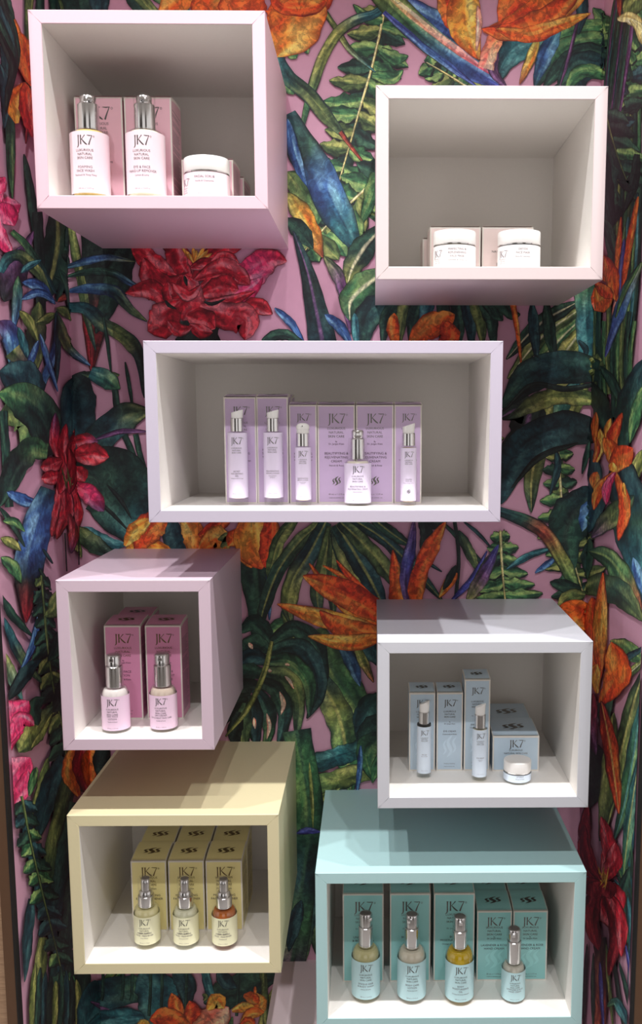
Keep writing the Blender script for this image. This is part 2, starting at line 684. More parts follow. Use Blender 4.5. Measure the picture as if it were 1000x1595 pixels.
def pump_bottle(k, x, y, r, zsh, zc0, zc1, ztop, rc, liquid, clr, name, sub, ml, label, l0, l1, cap=None, group=None, kind='pump', rp=None, turn=0.0):
    """round glass bottle: body r up to shoulder zsh, chrome collar zc0..zc1 of radius rc, pump head to ztop"""
    root = thing('pump_bottle' if kind != 'spray' else 'spray_bottle', label, 'bottle', (x, y, floor_z(k)), group)
    sh = []
    for i in range(9):
        a = i / 8 * math.pi / 2
        sh.append((rc * .92 + (r - rc * .92) * math.cos(a) ** .9, zsh - .009 + (zc0 - zsh + .009) * math.sin(a)))
    prof = [(r * .80, .0002), (r * .93, .0010), (r, .0042)] + [(r, zsh - .010)] + sh[1:]
    lathe('glass_body', prof, GLASS, root)
    ml_ = mat('liquid_' + '_'.join(str(int(c)) for c in liquid), liquid, .12, noise=.03, spec=.6, coat=.6)
    li = [(r * .76, .0045), (r * .88, .0055), (r * .93, .0085), (r * .93, zsh - .011)]
    for (a, b) in sh[1:6]:
        li.append((a * .93, b - .0012))
    lathe('liquid', li, ml_, root, n=32)
    label_wrap(root, 'label', r + .00025, l0, l1, clr, bottle_items(r, l0, l1, name, sub, ml))
    e = .0008
    if kind == 'pump':
        rp = rp or rc * .84
        lathe('collar', [(rc * .98, zc0 - .001), (rc, zc0), (rc, zc1 - e), (rc - e, zc1)], CHROME, root)
        hd = lathe('pump_head', [(rp * .92, zc1 - .001), (rp * .92, zc1 + .0006), (rp, zc1 + .0014), (rp, ztop - .0016), (rp * .93, ztop - .0004), (rp * .6, ztop)], CHROME, root)
        sp_v, sp_f = box_vf(-.0026, .0026, -rp - .0036, -rp * .4, ztop - .0070, ztop - .0028)
        nz = mesh_obj('spout', sp_v, sp_f, CHROME, hd)
        nz.rotation_euler.z = turn
        bmesh_bevel(nz, .0009)
        lathe('pump_top', [(rp * .82, ztop - .0003), (rp * .82, ztop + .0003), (rp * .5, ztop + .0005)], DARKCH, hd, n=28)
    else:
        lathe('collar', [(rc * .98, zc0 - .001), (rc, zc0), (rc, zc1 - e), (rc - e, zc1)], CHROME, root)
        rr = rc * .80
        lathe('sprayer_step', [(rr, zc1 - .001), (rr, zc1 + .0050), (rr * .86, zc1 + .0066)], CHROME, root)
        hd = lathe('sprayer_head', [(rc * .58, zc1 + .005), (rc * .58, ztop - .006), (rc * .55, ztop - .0015), (rc * .42, ztop)], CHROME, root)
        lathe('sprayer_cap', [(rc * .50, ztop - .0006), (rc * .50, ztop + .0004), (rc * .3, ztop + .0008)], DARKCH, hd, n=24)
    if cap:
        rcap, za, zb = cap
        lathe('clear_cap', [(rcap, za), (rcap, zb - .0022), (rcap - .0006, zb - .0008), (rcap - .0022, zb)], CLEAR, root)
    return root


def bmesh_bevel(o, w):
    bm = bmesh.new()
    bm.from_mesh(o.data)
    bmesh.ops.bevel(bm, geom=list(bm.edges), offset=w, segments=2, affect='EDGES', profile=.6)
    bm.to_mesh(o.data)
    bm.free()


def slim_tube(k, x, y, r, zl0, zl1, zc0, zc1, ztop, rc, clr, name, sub, ml, label, group=None, nozzle='side', emblem=False, liquid=(236, 228, 232), gasket=False):
    """slim airless dispenser: label-wrapped tube on a thick clear foot, chrome collar, moulded nozzle"""
    root = thing('serum_tube', label, 'bottle', (x, y, floor_z(k)), group)
    lathe('glass_body', [(r * .86, .0002), (r * .97, .0008), (r, .0022), (r, zc0 - .0018), (r - .0012, zc0 - .0004), (rc * .7, zc0)], GLASS, root)
    lathe('liquid', [(r * .70, zl0 - .001), (r * .90, zl0 + .001), (r * .90, zc0 - .003), (r * .6, zc0 - .002)],
          mat('liquid_' + '_'.join(str(int(c)) for c in liquid), liquid, .2, noise=.03), root, n=28)
    label_wrap(root, 'label', r + .0002, zl0, zl1, clr, bottle_items(r, zl0, zl1, name, sub, ml, slim=True, emblem=emblem))
    if gasket:
        lathe('gasket', [(r * .97, zc0 - .0020), (r * .97, zc0 + .0004)], BLACKP, root)
    lathe('collar', [(rc, zc0), (rc, zc1 - .0006), (rc - .0006, zc1)], CHROME, root)
    rn = rc * .88
    hh = ztop - zc1
    if nozzle == 'side':
        # cylinder whose top slopes up into a pointed spout on one side
        n = 28
        V, F = [], []
        rows = 5
        for j in range(rows):
            q = j / (rows - 1)
            for i in range(n):
                a = 2 * math.pi * i / n
                cx, cy = math.cos(a), math.sin(a)
                lean = (cx * .5 + .5)
                z = zc1 + q * hh * (.62 + .38 * lean ** 1.5)
                rx = rn * (1 + .16 * q * max(0, cx) ** 2)
                V.append((rx * cx, rn * cy * (1 - .35 * q * max(0, cx) ** 2), z))
        for j in range(rows - 1):
            for i in range(n):
                i2 = (i + 1) % n
                F.append((j * n + i, j * n + i2, (j + 1) * n + i2, (j + 1) * n + i))
        F.append(tuple((rows - 1) * n + i for i in range(n)))
        o = mesh_obj('nozzle', V, F, FROST, root, smooth=True)
        o.data.set_sharp_from_angle(angle=math.radians(40))
        o.rotation_euler.z = math.radians(-18)
    else:
        dm = [(rn * 1.06, zc1), (rn * 1.06, zc1 + hh * .38), (rn * 1.12, zc1 + hh * .42), (rn * 1.12, zc1 + hh * .62)]
        for i in range(1, 6):
            a = i / 5 * math.pi / 2
            dm.append((rn * 1.12 * (.25 + .75 * math.cos(a)), zc1 + hh * (.62 + .38 * math.sin(a))))
        o = lathe('nozzle', dm, FROST, root, n=32)
        hv, hf = box_vf(-.0006, .0006, -rn * 1.02 - .0008, -rn * .9, zc1 + hh * .66, zc1 + hh * .66 + .0012)
        mesh_obj('outlet', hv, hf, BLACKP, o)
    return root


def jar(k, x, y, r, zlid0, zlid1, clr, name, sub, ml, label, liquid, group=None, ringm=None, tall_text=True):
    root = thing('cream_jar', label, 'jar', (x, y, floor_z(k)), group)
    lathe('glass_body', [(r * .86, .0002), (r * .97, .0010), (r, .0034), (r, zlid0 - .0030), (r * .94, zlid0 - .0012), (r * .90, zlid0)], GLASS, root, n=48)
    lathe('cream', [(r * .80, .0035), (r * .93, .0050), (r * .93, zlid0 - .003), (r * .6, zlid0 - .002)],
          mat('liquid_' + '_'.join(str(int(c)) for c in liquid), liquid, .3, noise=.03), root, n=40)
    lathe('silver_ring', [(r * .955, zlid0 - .0016), (r * .985, zlid0 - .0012), (r * .985, zlid0 + .0002)], CHROME, root, n=48)
    e = .0014
    lid = lathe('lid', [(r * .99, zlid0), (r, zlid0 + .0005), (r, zlid1 - e), (r - e * .35, zlid1 - e * .3), (r - e * 1.6, zlid1), (r * .5, zlid1 + .0002)], WHITEP, root, n=48)
    l0, l1 = .0036, zlid0 - .0024
    H = l1 - l0
    it = []
    c = H * .085 if tall_text else H * .16
    z = l1 - H * .24
    mw = r * 1.3
    for s in name:
        it.append(tline(s, c * 1.1, r * .05, z, 2, mw))
        z -= c * 1.9
    for s in sub:
        it.append(tline(s, c * .8, r * .05, z, 2, mw))
        z -= c * 1.7
    it.append(tline(ml, c * .66, r * .05, l0 + H * .10, 2, mw))
    if tall_text:
        it.append((JK7, r * .26, r * .30, -r * 1.0, l0 + H * .48, 2))
        for i, s in enumerate(('LUXURIOUS', 'NATURAL', 'SKIN CARE')):
            it.append(tline(s, c * .6, -r * 1.0, l0 + H * (.36 - .09 * i), 2, r * .6))
    label_wrap(root, 'label', r + .0002, l0, l1, clr, it, span=320)
    return root

# ------------------------------------------------------------------ box 1: pink cube
GC = 'product cartons on the shelves'
GB = 'product bottles on the shelves'
L100 = '100 mL e / 3.4 fl oz'
carton(1, -.3535, -.2968, -.185, .1290, 'pink1', dict(name=['FOAMING', 'FACE WASH'], sub=['Patchouli & Ylang Ylang'], ml=L100), 'tall pink carton directly behind the foaming face wash bottle', group=GC)
carton(1, -.2945, -.2385, -.185, .1290, 'pink1', dict(name=['EYE & FACE', 'MAKE-UP REMOVER'], sub=['Lemon & Lime'], ml=L100), 'tall pink carton directly behind the make-up remover bottle', group=GC)
carton(1, -.2280, -.1665, -.185, .0580, 'pink1', dict(name=['FACIAL SCRUB']), 'low pink carton directly behind the facial scrub jar', group=GC)
carton(1, -.2240, -.1625, -.118, .0535, 'pink1', None, 'low pink carton at the rear, hidden mostly by another low pink carton', group=GC)
pump_bottle(1, -.3255, -.225, .0218, .0760, .0800, .1075, .1165, .0120, (214, 180, 110), 'pink1', ['FOAMING', 'FACE WASH'], ['Patchouli & Ylang Ylang'], L100,
            'tall pump bottle labelled foaming face wash with chrome collar', .0060, .0735, cap=(.0096, .1078, .1178), group=GB, rp=.0088, turn=.5)
pump_bottle(1, -.2612, -.225, .0222, .0760, .0800, .1075, .1165, .0120, (240, 228, 206), 'pink1', ['EYE & FACE', 'MAKE-UP REMOVER'], ['Lemon & Lime'], L100,
            'tall pump bottle labelled make-up remover with clear plastic overcap', .0060, .0735, cap=(.0124, .1050, .1195), group=GB, rp=.0088)
jar(1, -.1929, -.2145, .0266, .0335, .0500, 'pink1', ['FACIAL SCRUB'], ['Vanilla & Chamomile'], '50 mL e / 1.7 fl oz', 'facial scrub jar with white lid and pale pink label', (238, 222, 220))

# ------------------------------------------------------------------ box 2: blush cube
carton(2, .0714, .1332, -.180, .0588, 'blush', dict(name=['PERFECTING &', 'REPLENISHING', 'FACE MASK']), 'blush carton directly behind the perfecting face mask jar', group=GC)
carton(2, .1351, .1976, -.180, .0588, 'blush', dict(name=['DETOX', 'FACE MASK']), 'blush carton directly behind the detox face mask jar', group=GC)
carton(2, .0660, .1280, -.112, .0570, 'blush', None, 'rear blush carton half hidden behind the perfecting face mask carton', group=GC)
jar(2, .0985, -.2125, .0252, .0310, .0465, 'white', ['PERFECTING &', 'REPLENISHING', 'FACE MASK'], ['Chamomile & Green Tea'], '50 mL e / 1.7 fl oz', 'white-lidded jar labelled perfecting and replenishing face mask', (214, 204, 184))
jar(2, .1752, -.2125, .0252, .0310, .0465, 'white', ['DETOX', 'FACE MASK'], ['Rose & Calendula'], '50 mL e / 1.7 fl oz', 'white-lidded jar labelled detox face mask', (196, 198, 198))

# ------------------------------------------------------------------ box 3: lilac shelf
M30 = '30 mL e / 1.0 fl oz'
carton(3, -.1852, -.1450, -.1785, .1328, 'lilac', dict(name=['SECRET', 'AGE-DEFYING', 'GEL'], sub=['Sandalwood & Orange'], ml=M30), 'tall lilac carton behind the age-defying gel tube', group=GC)
carton(3, -.1445, -.1050, -.1785, .1330, 'lilac', dict(name=['REJUVENATING', 'SERUM LOTION'], sub=['Rose, Jasmine & Neroli'], ml=M30), 'tall lilac carton behind the taller serum lotion tube', group=GC)
carton(3, -.1440, -.1040, -.1320, .1330, 'lilac', None, 'tall lilac carton hidden at the rear of the serum lotion carton', group=GC)
carton(3, -.1040, -.0692, -.1780, .1232, 'lilac', dict(name=['REJUVENATING', 'SERUM LOTION'], sub=['Rose, Jasmine & Neroli'], ml='15 mL e / 0.5 fl oz'), 'slim lilac carton behind the shorter serum lotion tube', group=GC)
carton(3, -.0685, -.0214, -.1755, .1232, 'lilac', dict(name=['BEAUTIFYING &', 'REJUVENATING', 'CREAM'], sub=['Neroli & Rose'], ml='40 mL e / 1.3 fl oz', emblem=True), 'wide lilac cream carton next to the slim serum lotion carton', group=GC)
carton(3, -.0200, .0272, -.1755, .1232, 'lilac', dict(name=['BEAUTIFYING &', 'REJUVENATING', 'CREAM'], sub=['Neroli & Rose'], ml='40 mL e / 1.3 fl oz', emblem=True), 'wide lilac cream carton next to the slim face oil carton', group=GC)
carton(3, .0280, .0626, -.1760, .1232, 'lilac', dict(name=['GOLDEN', 'FACE OIL'], sub=['Neroli, Orange & Rose'], ml='15 mL e / 0.5 fl oz'), 'slim lilac carton behind the golden face oil tube', group=GC)
slim_tube(3, -.1659, -.1985, .0120, .0098, .0895, .0912, .1075, .1177, .0081, 'lilac', ['SECRET', 'AGE-DEFYING', 'GEL'], ['Sandalwood & Orange'], '30 mL e / 1.0 fl oz', 'tall lilac tube labelled secret age-defying gel with sloped white nozzle', GB, liquid=(228, 206, 210))
slim_tube(3, -.1222, -.1985, .0117, .0102, .0898, .0912, .1075, .1177, .0080, 'lilac', ['REJUVENATING', 'SERUM LOTION'], ['Rose, Jasmine', '& Neroli'], '30 mL e / 1.0 fl oz', 'tall lilac tube labelled serum lotion with sloped white nozzle', GB)
slim_tube(3, -.0851, -.2008, .0097, .0074, .0720, .0732, .0891, .1013, .0083, 'lilac', ['REJUVENATING', 'SERUM LOTION'], ['Rose, Jasmine', '& Neroli'], '15 mL e / 0.5 fl oz', 'short lilac serum lotion tube with round dome nozzle', GB, nozzle='dome', liquid=(236, 216, 190))
slim_tube(3, .0450, -.2024, .0097, .0060, .0712, .0738, .0892, .1013, .0081, 'lilac', ['GOLDEN', 'FACE OIL'], ['Neroli, Orange & Rose'], '15 mL e / 0.5 fl oz', 'short slim tube labelled golden face oil with silver emblem', GB, emblem=True, liquid=(214, 186, 140))
pump_bottle(3, -.0176, -.1993, .0165, .0550, .0582, .0824, .0925, .0090, (238, 228, 214), 'lilac', ['BEAUTIFYING &', 'REJUVENATING CREAM'], ['Neroli & Rose'], '40 mL e / 1.3 fl oz',
            'lilac bottle labelled beautifying cream with chrome pump under clear cap', .0035, .0525, cap=(.0112, .0590, .0836), group=GB, rp=.0076)

# ------------------------------------------------------------------ box 4: lilac-pink box
carton(4, -.3435, -.2970, -.1852, .1230, 'rose', dict(name=['DAY FACE', 'LOTION'], sub=['Vanilla & Rose'], ml=M30, emblem=False), 'rose pink carton behind the day face lotion bottle', group=GC, foil=3)
carton(4, -.2912, -.2452, -.1852, .1230, 'rose', dict(name=['24H CREAM', 'DAY & NIGHT', 'FACE CARE'], sub=['Vanilla & Rose'], ml=M30), 'rose pink carton behind the day and night cream bottle', group=GC, foil=3)
carton(4, -.3412, -.2947, -.1365, .1230, 'rose', None, 'rose pink carton standing at the rear of the day face lotion carton', group=GC)
pump_bottle(4, -.3206, -.2259, .0171, .0545, .0572, .0825, .0965, .0106, (232, 222, 220), 'rose', ['DAY FACE', 'LOTION'], ['Vanilla & Rose'], '30 mL e / 1.0 fl oz', 'small chrome pump bottle labelled day face lotion', .0040, .0470, cap=(.0100, .0830, .0975), group=GB, rp=.0090)
pump_bottle(4, -.2619, -.2225, .0168, .0545, .0572, .0828, .0968, .0106, (206, 186, 172), 'rose', ['24H CREAM', 'DAY & NIGHT FACE CARE'], ['Vanilla & Rose'], '30 mL e / 1.0 fl oz', 'small chrome pump bottle labelled day and night 24h cream', .0040, .0470, cap=(.0100, .0830, .0978), group=GB, rp=.0090)

# ------------------------------------------------------------------ box 5: white box
carton(5, .0482, .0825, -.1748, .1058, 'sky', dict(name=['EYE GEL'], sub=['Rose & Vanilla'], ml='10 mL e / 0.3 fl oz'), 'short slim pale blue carton behind the eye gel tube', group=GC, pale=True)
carton(5, .0845, .1188, -.1745, .1058, 'sky', dict(name=['EYE CREAM'], sub=['Chamomile & Rose'], ml='10 mL e / 0.3 fl oz'), 'slim pale blue eye cream carton with no tube before it', group=GC, pale=True)
carton(5, .1207, .1545, -.1746, .1236, 'sky', dict(name=['EYE CREAM'], sub=['Chamomile & Rose'], ml='15 mL e / 0.5 fl oz'), 'tallest pale blue carton, behind the eye cream tube', group=GC, pale=True)
carton(5, .1585, .2200, -.1763, .0470, 'sky', dict(name=['LIP BALM'], ml='15 mL e / 0.5 fl oz'), 'low wide pale blue carton directly behind the small jar', group=GC)
carton(5, .1585, .2200, -.1130, .0470, 'sky', None, 'low wide pale blue carton at the rear of another low one', group=GC)
slim_tube(5, .0669, -.1945, .0091, .0072, .0695, .0716, .0882, .1032, .0071, 'sky', ['EYE GEL'], ['Rose & Vanilla'], '10 mL e / 0.3 fl oz', 'pale blue tube labelled eye gel with black ring below the collar', GB, gasket=True, liquid=(206, 210, 214))
slim_tube(5, .1380, -.2040, .0093, .0060, .0685, .0698, .0873, .1018, .0071, 'sky', ['EYE CREAM'], ['Chamomile', '& Rose'], '15 mL e / 0.5 fl oz', 'pale blue tube labelled eye cream before the tallest blue carton', GB, liquid=(222, 214, 190))
jar(5, .1864, -.2085, .0176, .0152, .0288, 'sky', ['LIP BALM'], ['Orange & Vanilla'], '', 'small lip balm jar with silvery white lid and blue label', (226, 230, 234), tall_text=False)

# ------------------------------------------------------------------ box 6: yellow box
M60 = '60 mL e / 2.0 fl oz'
for row, yy, tail in ((0, -.1855, ''), (1, -.1345, '')):
    for i, (a, b, fl) in enumerate(((-.3207, -.2739, 'rose water'), (-.2713, -.2240, 'lemon and lime'), (-.2218, -.1735, 'sandalwood'))):
        lab = ('yellow carton directly behind the %s spray bottle' % ('pale rose water', 'clear lemon and lime', 'amber sandalwood')[i]) if row == 0 else \
              ('rear yellow carton, second behind the %s spray bottle' % ('pale rose water', 'clear lemon and lime', 'amber sandalwood')[i])
        carton(6, a, b, yy, .0980, 'lemon', dict(name=['MOISTURIZING', 'FACE - FRESHENER'], sub=[('Rose Water', 'Lemon & Lime', 'Sandalwood')[i]], ml=M60) if row == 0 else None, lab, group=GC, foil=3)
for x, y, r, liq, sub, lab in ((-.2940, -.2150, .0165, (240, 230, 176), 'Rose Water', 'glass spray bottle of pale yellow rose water freshener'),
                               (-.2432, -.2168, .0162, (236, 234, 204), 'Lemon & Lime', 'glass spray bottle of nearly clear lemon and lime freshener'),
                               (-.1927, -.2187, .0162, (188, 104, 48), 'Sandalwood', 'glass spray bottle of amber sandalwood freshener')):
    pump_bottle(6, x, y, r, .0520, .0545, .0680, .0905, .0104, liq, 'lemon', ['MOISTURIZING', 'FACE - FRESHENER'], [sub], '50 mL e / 1.7 fl oz', lab, .0070, .0445, cap=(.0098, .0682, .0925), group=GB, kind='spray')

# ------------------------------------------------------------------ box 7: mint box
carton(7, -.0402, .0146, -.1832, .1258, 'mint', dict(name=['UNIQUE HAIR', '& BODY WASH'], sub=['Lemon & Lime'], ml=L100), 'tall turquoise carton behind the hair and body wash bottle', group=GC, pale=True)
carton(7, .0232, .0776, -.1832, .1258, 'mint', dict(name=['BODY CARE', 'LOTION'], sub=['Lemon & Lime'], ml=L100), 'tall turquoise carton behind the body care lotion bottle', group=GC, pale=True)
carton(7, .0822, .1370, -.1832, .1258, 'mint', dict(name=['BODY', 'MOISTURIZING OIL'], sub=['Orange & Sweet Almond'], ml=L100), 'tall turquoise carton behind the golden body oil bottle', group=GC, pale=True)
carton(7, .1406, .1875, -.1825, .0998, 'mint', dict(name=['LAVENDER & ROSE', 'HAND CREAM'], ml='40 mL e / 1.3 fl oz'), 'short turquoise hand cream carton next to the tall body oil carton', group=GC, pale=True)
carton(7, .1893, .2358, -.1825, .0998, 'mint', dict(name=['LAVENDER & ROSE', 'HAND CREAM'], ml='40 mL e / 1.3 fl oz'), 'short turquoise hand cream carton directly behind the hand cream bottle', group=GC, pale=True)
carton(7, .1410, .1877, -.1315, .0998, 'mint', None, 'rear short turquoise carton, in line behind the body oil side carton', group=GC)
carton(7, .1897, .2362, -.1315, .0998, 'mint', None, 'rear short turquoise carton, second behind the hand cream bottle', group=GC)
pump_bottle(7, -.0092, -.2129, .0187, .0680, .0725, .0985, .1165, .0094, (196, 190, 140), 'mint', ['UNIQUE HAIR', '& BODY WASH'], ['Lemon & Lime'], L100, 'tall mint pump bottle labelled unique hair and body wash', .0060, .0580, cap=(.0092, .0990, .1172), group=GB, rp=.0080, turn=.6)
pump_bottle(7, .0512, -.2161, .0188, .0680, .0725, .0985, .1165, .0096, (214, 206, 188), 'mint', ['BODY CARE', 'LOTION'], ['Lemon & Lime'], L100, 'tall mint pump bottle labelled body care lotion, creamy at the neck', .0060, .0580, cap=(.0094, .0990, .1172), group=GB, rp=.0080, turn=-.4)
pump_bottle(7, .1138, -.2197, .0186, .0690, .0735, .0965, .1150, .0096, (206, 172, 28), 'mint', ['BODY', 'MOISTURIZING', 'OIL'], ['Orange & Sweet Almond'], L100, 'tall pump bottle filled with golden yellow body oil', .0060, .0580, cap=(.0098, .0930, .1165), group=GB, rp=.0080)
pump_bottle(7, .1848, -.2197, .0155, .0490, .0525, .0812, .0975, .0094, (206, 202, 190), 'mint', ['LAVENDER & ROSE', 'HAND CREAM'], [], '40 mL e / 1.3 fl oz', 'smallest mint pump bottle labelled lavender and rose hand cream', .0040, .0440, cap=(.0098, .0815, .0983), group=GB, rp=.0080, turn=-.2)

# ------------------------------------------------------------------ printed wallpaper
# The jungle print is flat ink on the papered walls: thin painted shapes laid on the three niche walls.


def wall_point(px, py, lift):
    d = FW + RT * ((px - CX) / FPX) - UP * ((py - CY) / FPX)
    s = -CAM.y / d.y
    p = CAM + d * s
    if p.x < XL:
        s = (XL - CAM.x) / d.x
        p = CAM + d * s
        return (XL + lift, max(YF + .0045, p.y), p.z), 1
    if p.x > XR:
        s = (XR - CAM.x) / d.x
        p = CAM + d * s
        return (XR - lift, max(YF + .0045, p.y), p.z), 2
    return (p.x, -lift, p.z), 0


PAL = {
    'dk': ((12, 28, 28), (26, 58, 52), (58, 96, 76)),
    'dt': ((10, 26, 36), (22, 56, 66), (60, 100, 104)),
    'gr': ((24, 58, 44), (62, 112, 72), (146, 172, 104)),
    'ol': ((62, 76, 42), (120, 128, 66), (196, 190, 116)),
    'og': ((34, 54, 36), (84, 104, 60), (160, 164, 96)),
    'tl': ((16, 50, 66), (38, 98, 108), (104, 164, 166)),
    'bl': ((26, 44, 96), (54, 92, 150), (130, 178, 208)),
    'pb': ((40, 30, 92), (62, 66, 150), (120, 130, 190)),
    'or': ((196, 56, 24), (232, 104, 40), (244, 172, 84)),
    'rr': ((168, 34, 22), (220, 70, 36), (238, 130, 60)),
    'yo': ((214, 104, 36), (240, 164, 64), (248, 212, 124)),
    'rd': ((112, 8, 26), (190, 30, 50), (240, 128, 138)),
    'dr': ((74, 8, 20), (138, 22, 38), (190, 60, 70)),
    'pk': ((184, 20, 76), (226, 60, 112), (244, 150, 176)),
    'pu': ((44, 22, 50), (88, 50, 92), (140, 100, 150)),
    'br': ((70, 24, 26), (140, 50, 44), (196, 110, 80)),
    'cr': ((170, 150, 90), (220, 206, 140), (240, 236, 196)),
    'bk': ((10, 16, 18), (22, 34, 34), (44, 60, 56)),
    'pp': ((226, 120, 110), (240, 170, 150), (250, 214, 190)),
}
PALL = {k: np.minimum(.93, np.array([lin(c) for c in v]) * np.array([[1.25], [1.42], [1.3]])) for k, v in PAL.items()}
WV, WF, WC = [[], [], []], [[], [], []], [[], [], []]
LAYER = [0]
RND = np.random.RandomState(11)


def emit(P, C, nt, nu):
    """grid of photo-plane points (nt x nu) with colours -> quads on the walls"""
    LAYER[0] += 1
    lift = .0003 + LAYER[0] * 2.5e-6
    pts, wl = [], []
    for x, y in P.reshape(-1, 2):
        p, w = wall_point(float(x), float(y), lift)
        pts.append(p)
        wl.append(w)
    maps = [{}, {}, {}]
    C = C.reshape(-1, 3)

    def vid(w, i):
        m = maps[w]
        if i not in m:
            m[i] = len(WV[w])
            WV[w].append(pts[i])
            WC[w].append(C[i])
        return m[i]
    for a in range(nt - 1):
        for b in range(nu - 1):
            q = (a * nu + b, a * nu + b + 1, (a + 1) * nu + b + 1, (a + 1) * nu + b)
            ws = [wl[i] for i in q]
            w = max(set(ws), key=ws.count)
            WF[w].append(tuple(vid(w, i) for i in q))


def profile(kind, t):
    if kind == 'leaf':
        return np.sin(np.pi * np.clip(t, 0, 1) ** .85) ** .8
    if kind == 'strap':
        return np.clip(.62 + t * 1.6, 0, 1) * np.clip((1 - t) * 3.2, 0, 1) ** .75
    if kind == 'band':
        return np.ones_like(t)
    if kind == 'taper':
        return (1 - t) ** .75
    if kind == 'petal':
        return np.clip(np.sin(np.pi * (t * .95 + .05) ** 1.2), 0, 1) ** .72
    if kind == 'lobe':
        return np.clip(.5 + t * 1.5, 0, 1) * np.clip((1 - t) * 1.9, 0, 1) ** .72
    return np.ones_like(t)


def L(pts, w, pal='gr', kind='leaf', rib=None, out=1.1, nt=None, bias=0.0, ragged=.07, split=.2, dark=.25):
    pts = [tuple(map(float, p)) for p in pts]
    ln = sum(math.dist(pts[i], pts[i + 1]) for i in range(len(pts) - 1))
    nt = nt or int(min(30, max(8, ln / 5)))
    sp = crom(pts, nt)
    tg = np.gradient(sp, axis=0)
    tg /= np.linalg.norm(tg, axis=1)[:, None] + 1e-9
    nm = np.c_[-tg[:, 1], tg[:, 0]]
    t = np.linspace(0, 1, nt)
    ph = RND.rand(12) * 6.28
    hw = w / 2 * profile(kind, t)
    hwl = hw * (1 + ragged * (np.sin(t * 17 + ph[0]) + .7 * np.sin(t * 37 + ph[1])))
    hwr = hw * (1 + ragged * (np.sin(t * 19 + ph[2]) + .7 * np.sin(t * 41 + ph[3])))
    ds = np.linalg.norm(np.gradient(sp, axis=0), axis=1) + 1e-6
    dt_ = np.gradient(tg, axis=0)
    kap = (tg[:, 0] * dt_[:, 1] - tg[:, 1] * dt_[:, 0]) / ds      # > 0: bends towards +normal
    kap = np.convolve(np.pad(kap, 1, mode='edge'), [.25, .5, .25], 'valid')
    lim = .92 / (np.abs(kap) + 1e-6)
    hwl = np.where(kap < 0, np.minimum(hwl, lim), hwl)
    hwr = np.where(kap > 0, np.minimum(hwr, lim), hwr)
    wide = w > 9
    us = np.array([-1.0, -.98, -.72, -.45, -.2, -.05, .05, .2, .45, .72, .98, 1.0]) if wide else np.array([-1., -.95, -.4, 0., .4, .95, 1.])
    nu = len(us)
    P = np.zeros((nt, nu, 2))
    for j, u in enumerate(us):
        h = np.where(u < 0, hwl, hwr)
        off = u * h
        if j == 0:
            off = -(hwl + out)
        if j == nu - 1:
            off = hwr + out
        P[:, j] = sp + nm * off[:, None]
    tt, uu = np.meshgrid(t, us, indexing='ij')
    k = ln / 40.0
    n = (.42 * np.sin(tt * (3 + 2 * k) + 3.1 * uu + ph[4]) + .30 * np.sin(tt * (7 + 3 * k) - 5 * uu + ph[5])
         + .32 * np.sin(uu * 9 + 1.5 * np.sin(tt * 5 + ph[6]) + ph[7]) + .22 * np.sin(uu * 17 + tt * 6 + ph[8]))
    v = .46 + .34 * n + split * np.sign(uu) * (1 if ph[9] > 3.14 else -1) * (np.abs(uu) > .1) + bias
    v = v + RND.uniform(-.10, .10, v.shape)
    v = np.clip(v, 0, 1)
    pl = pal.split('>')
    def ramp(p, v):
        c = PALL[p]
        a = np.clip(v * 2, 0, 1)[..., None]
        b = np.clip(v * 2 - 1, 0, 1)[..., None]
        return (c[0] * (1 - a) + c[1] * a) * (1 - b) + c[2] * b
    if len(pl) == 1:
        C = ramp(pl[0], v)
    else:
        cs = [ramp(p, v) for p in pl]
        f = np.clip(tt * (len(pl) - 1) + .12 * n, 0, len(pl) - 1 - 1e-6)
        i = f.astype(int)
        fr = (f - i)[..., None]
        st = np.stack(cs)
        ii, jj = np.meshgrid(range(nt), range(nu), indexing='ij')
        C = st[i, ii, jj] * (1 - fr) + st[np.minimum(i + 1, len(pl) - 1), ii, jj] * fr
    dkc = PALL[pl[0]][0] * .45
    if rib and wide:
        rc = np.array(lin(rib if not isinstance(rib, str) else PAL[rib][2]))
        for j, u in enumerate(us):
            if abs(u) < .1:
                C[:, j] = C[:, j] * .25 + rc * .75
    # inked edge, broken along its length
    for j in (0, nu - 1):
        C[:, j] = dkc
    for j in (1, nu - 2):
        e = np.clip(.55 + .6 * np.sin(t * (6 + k) + ph[10 + (j > 1)]), 0, 1)[:, None]
        C[:, j] = C[:, j] * (1 - e * .8) + dkc * e * .8
    emit(P, C, nt, nu)
    return sp


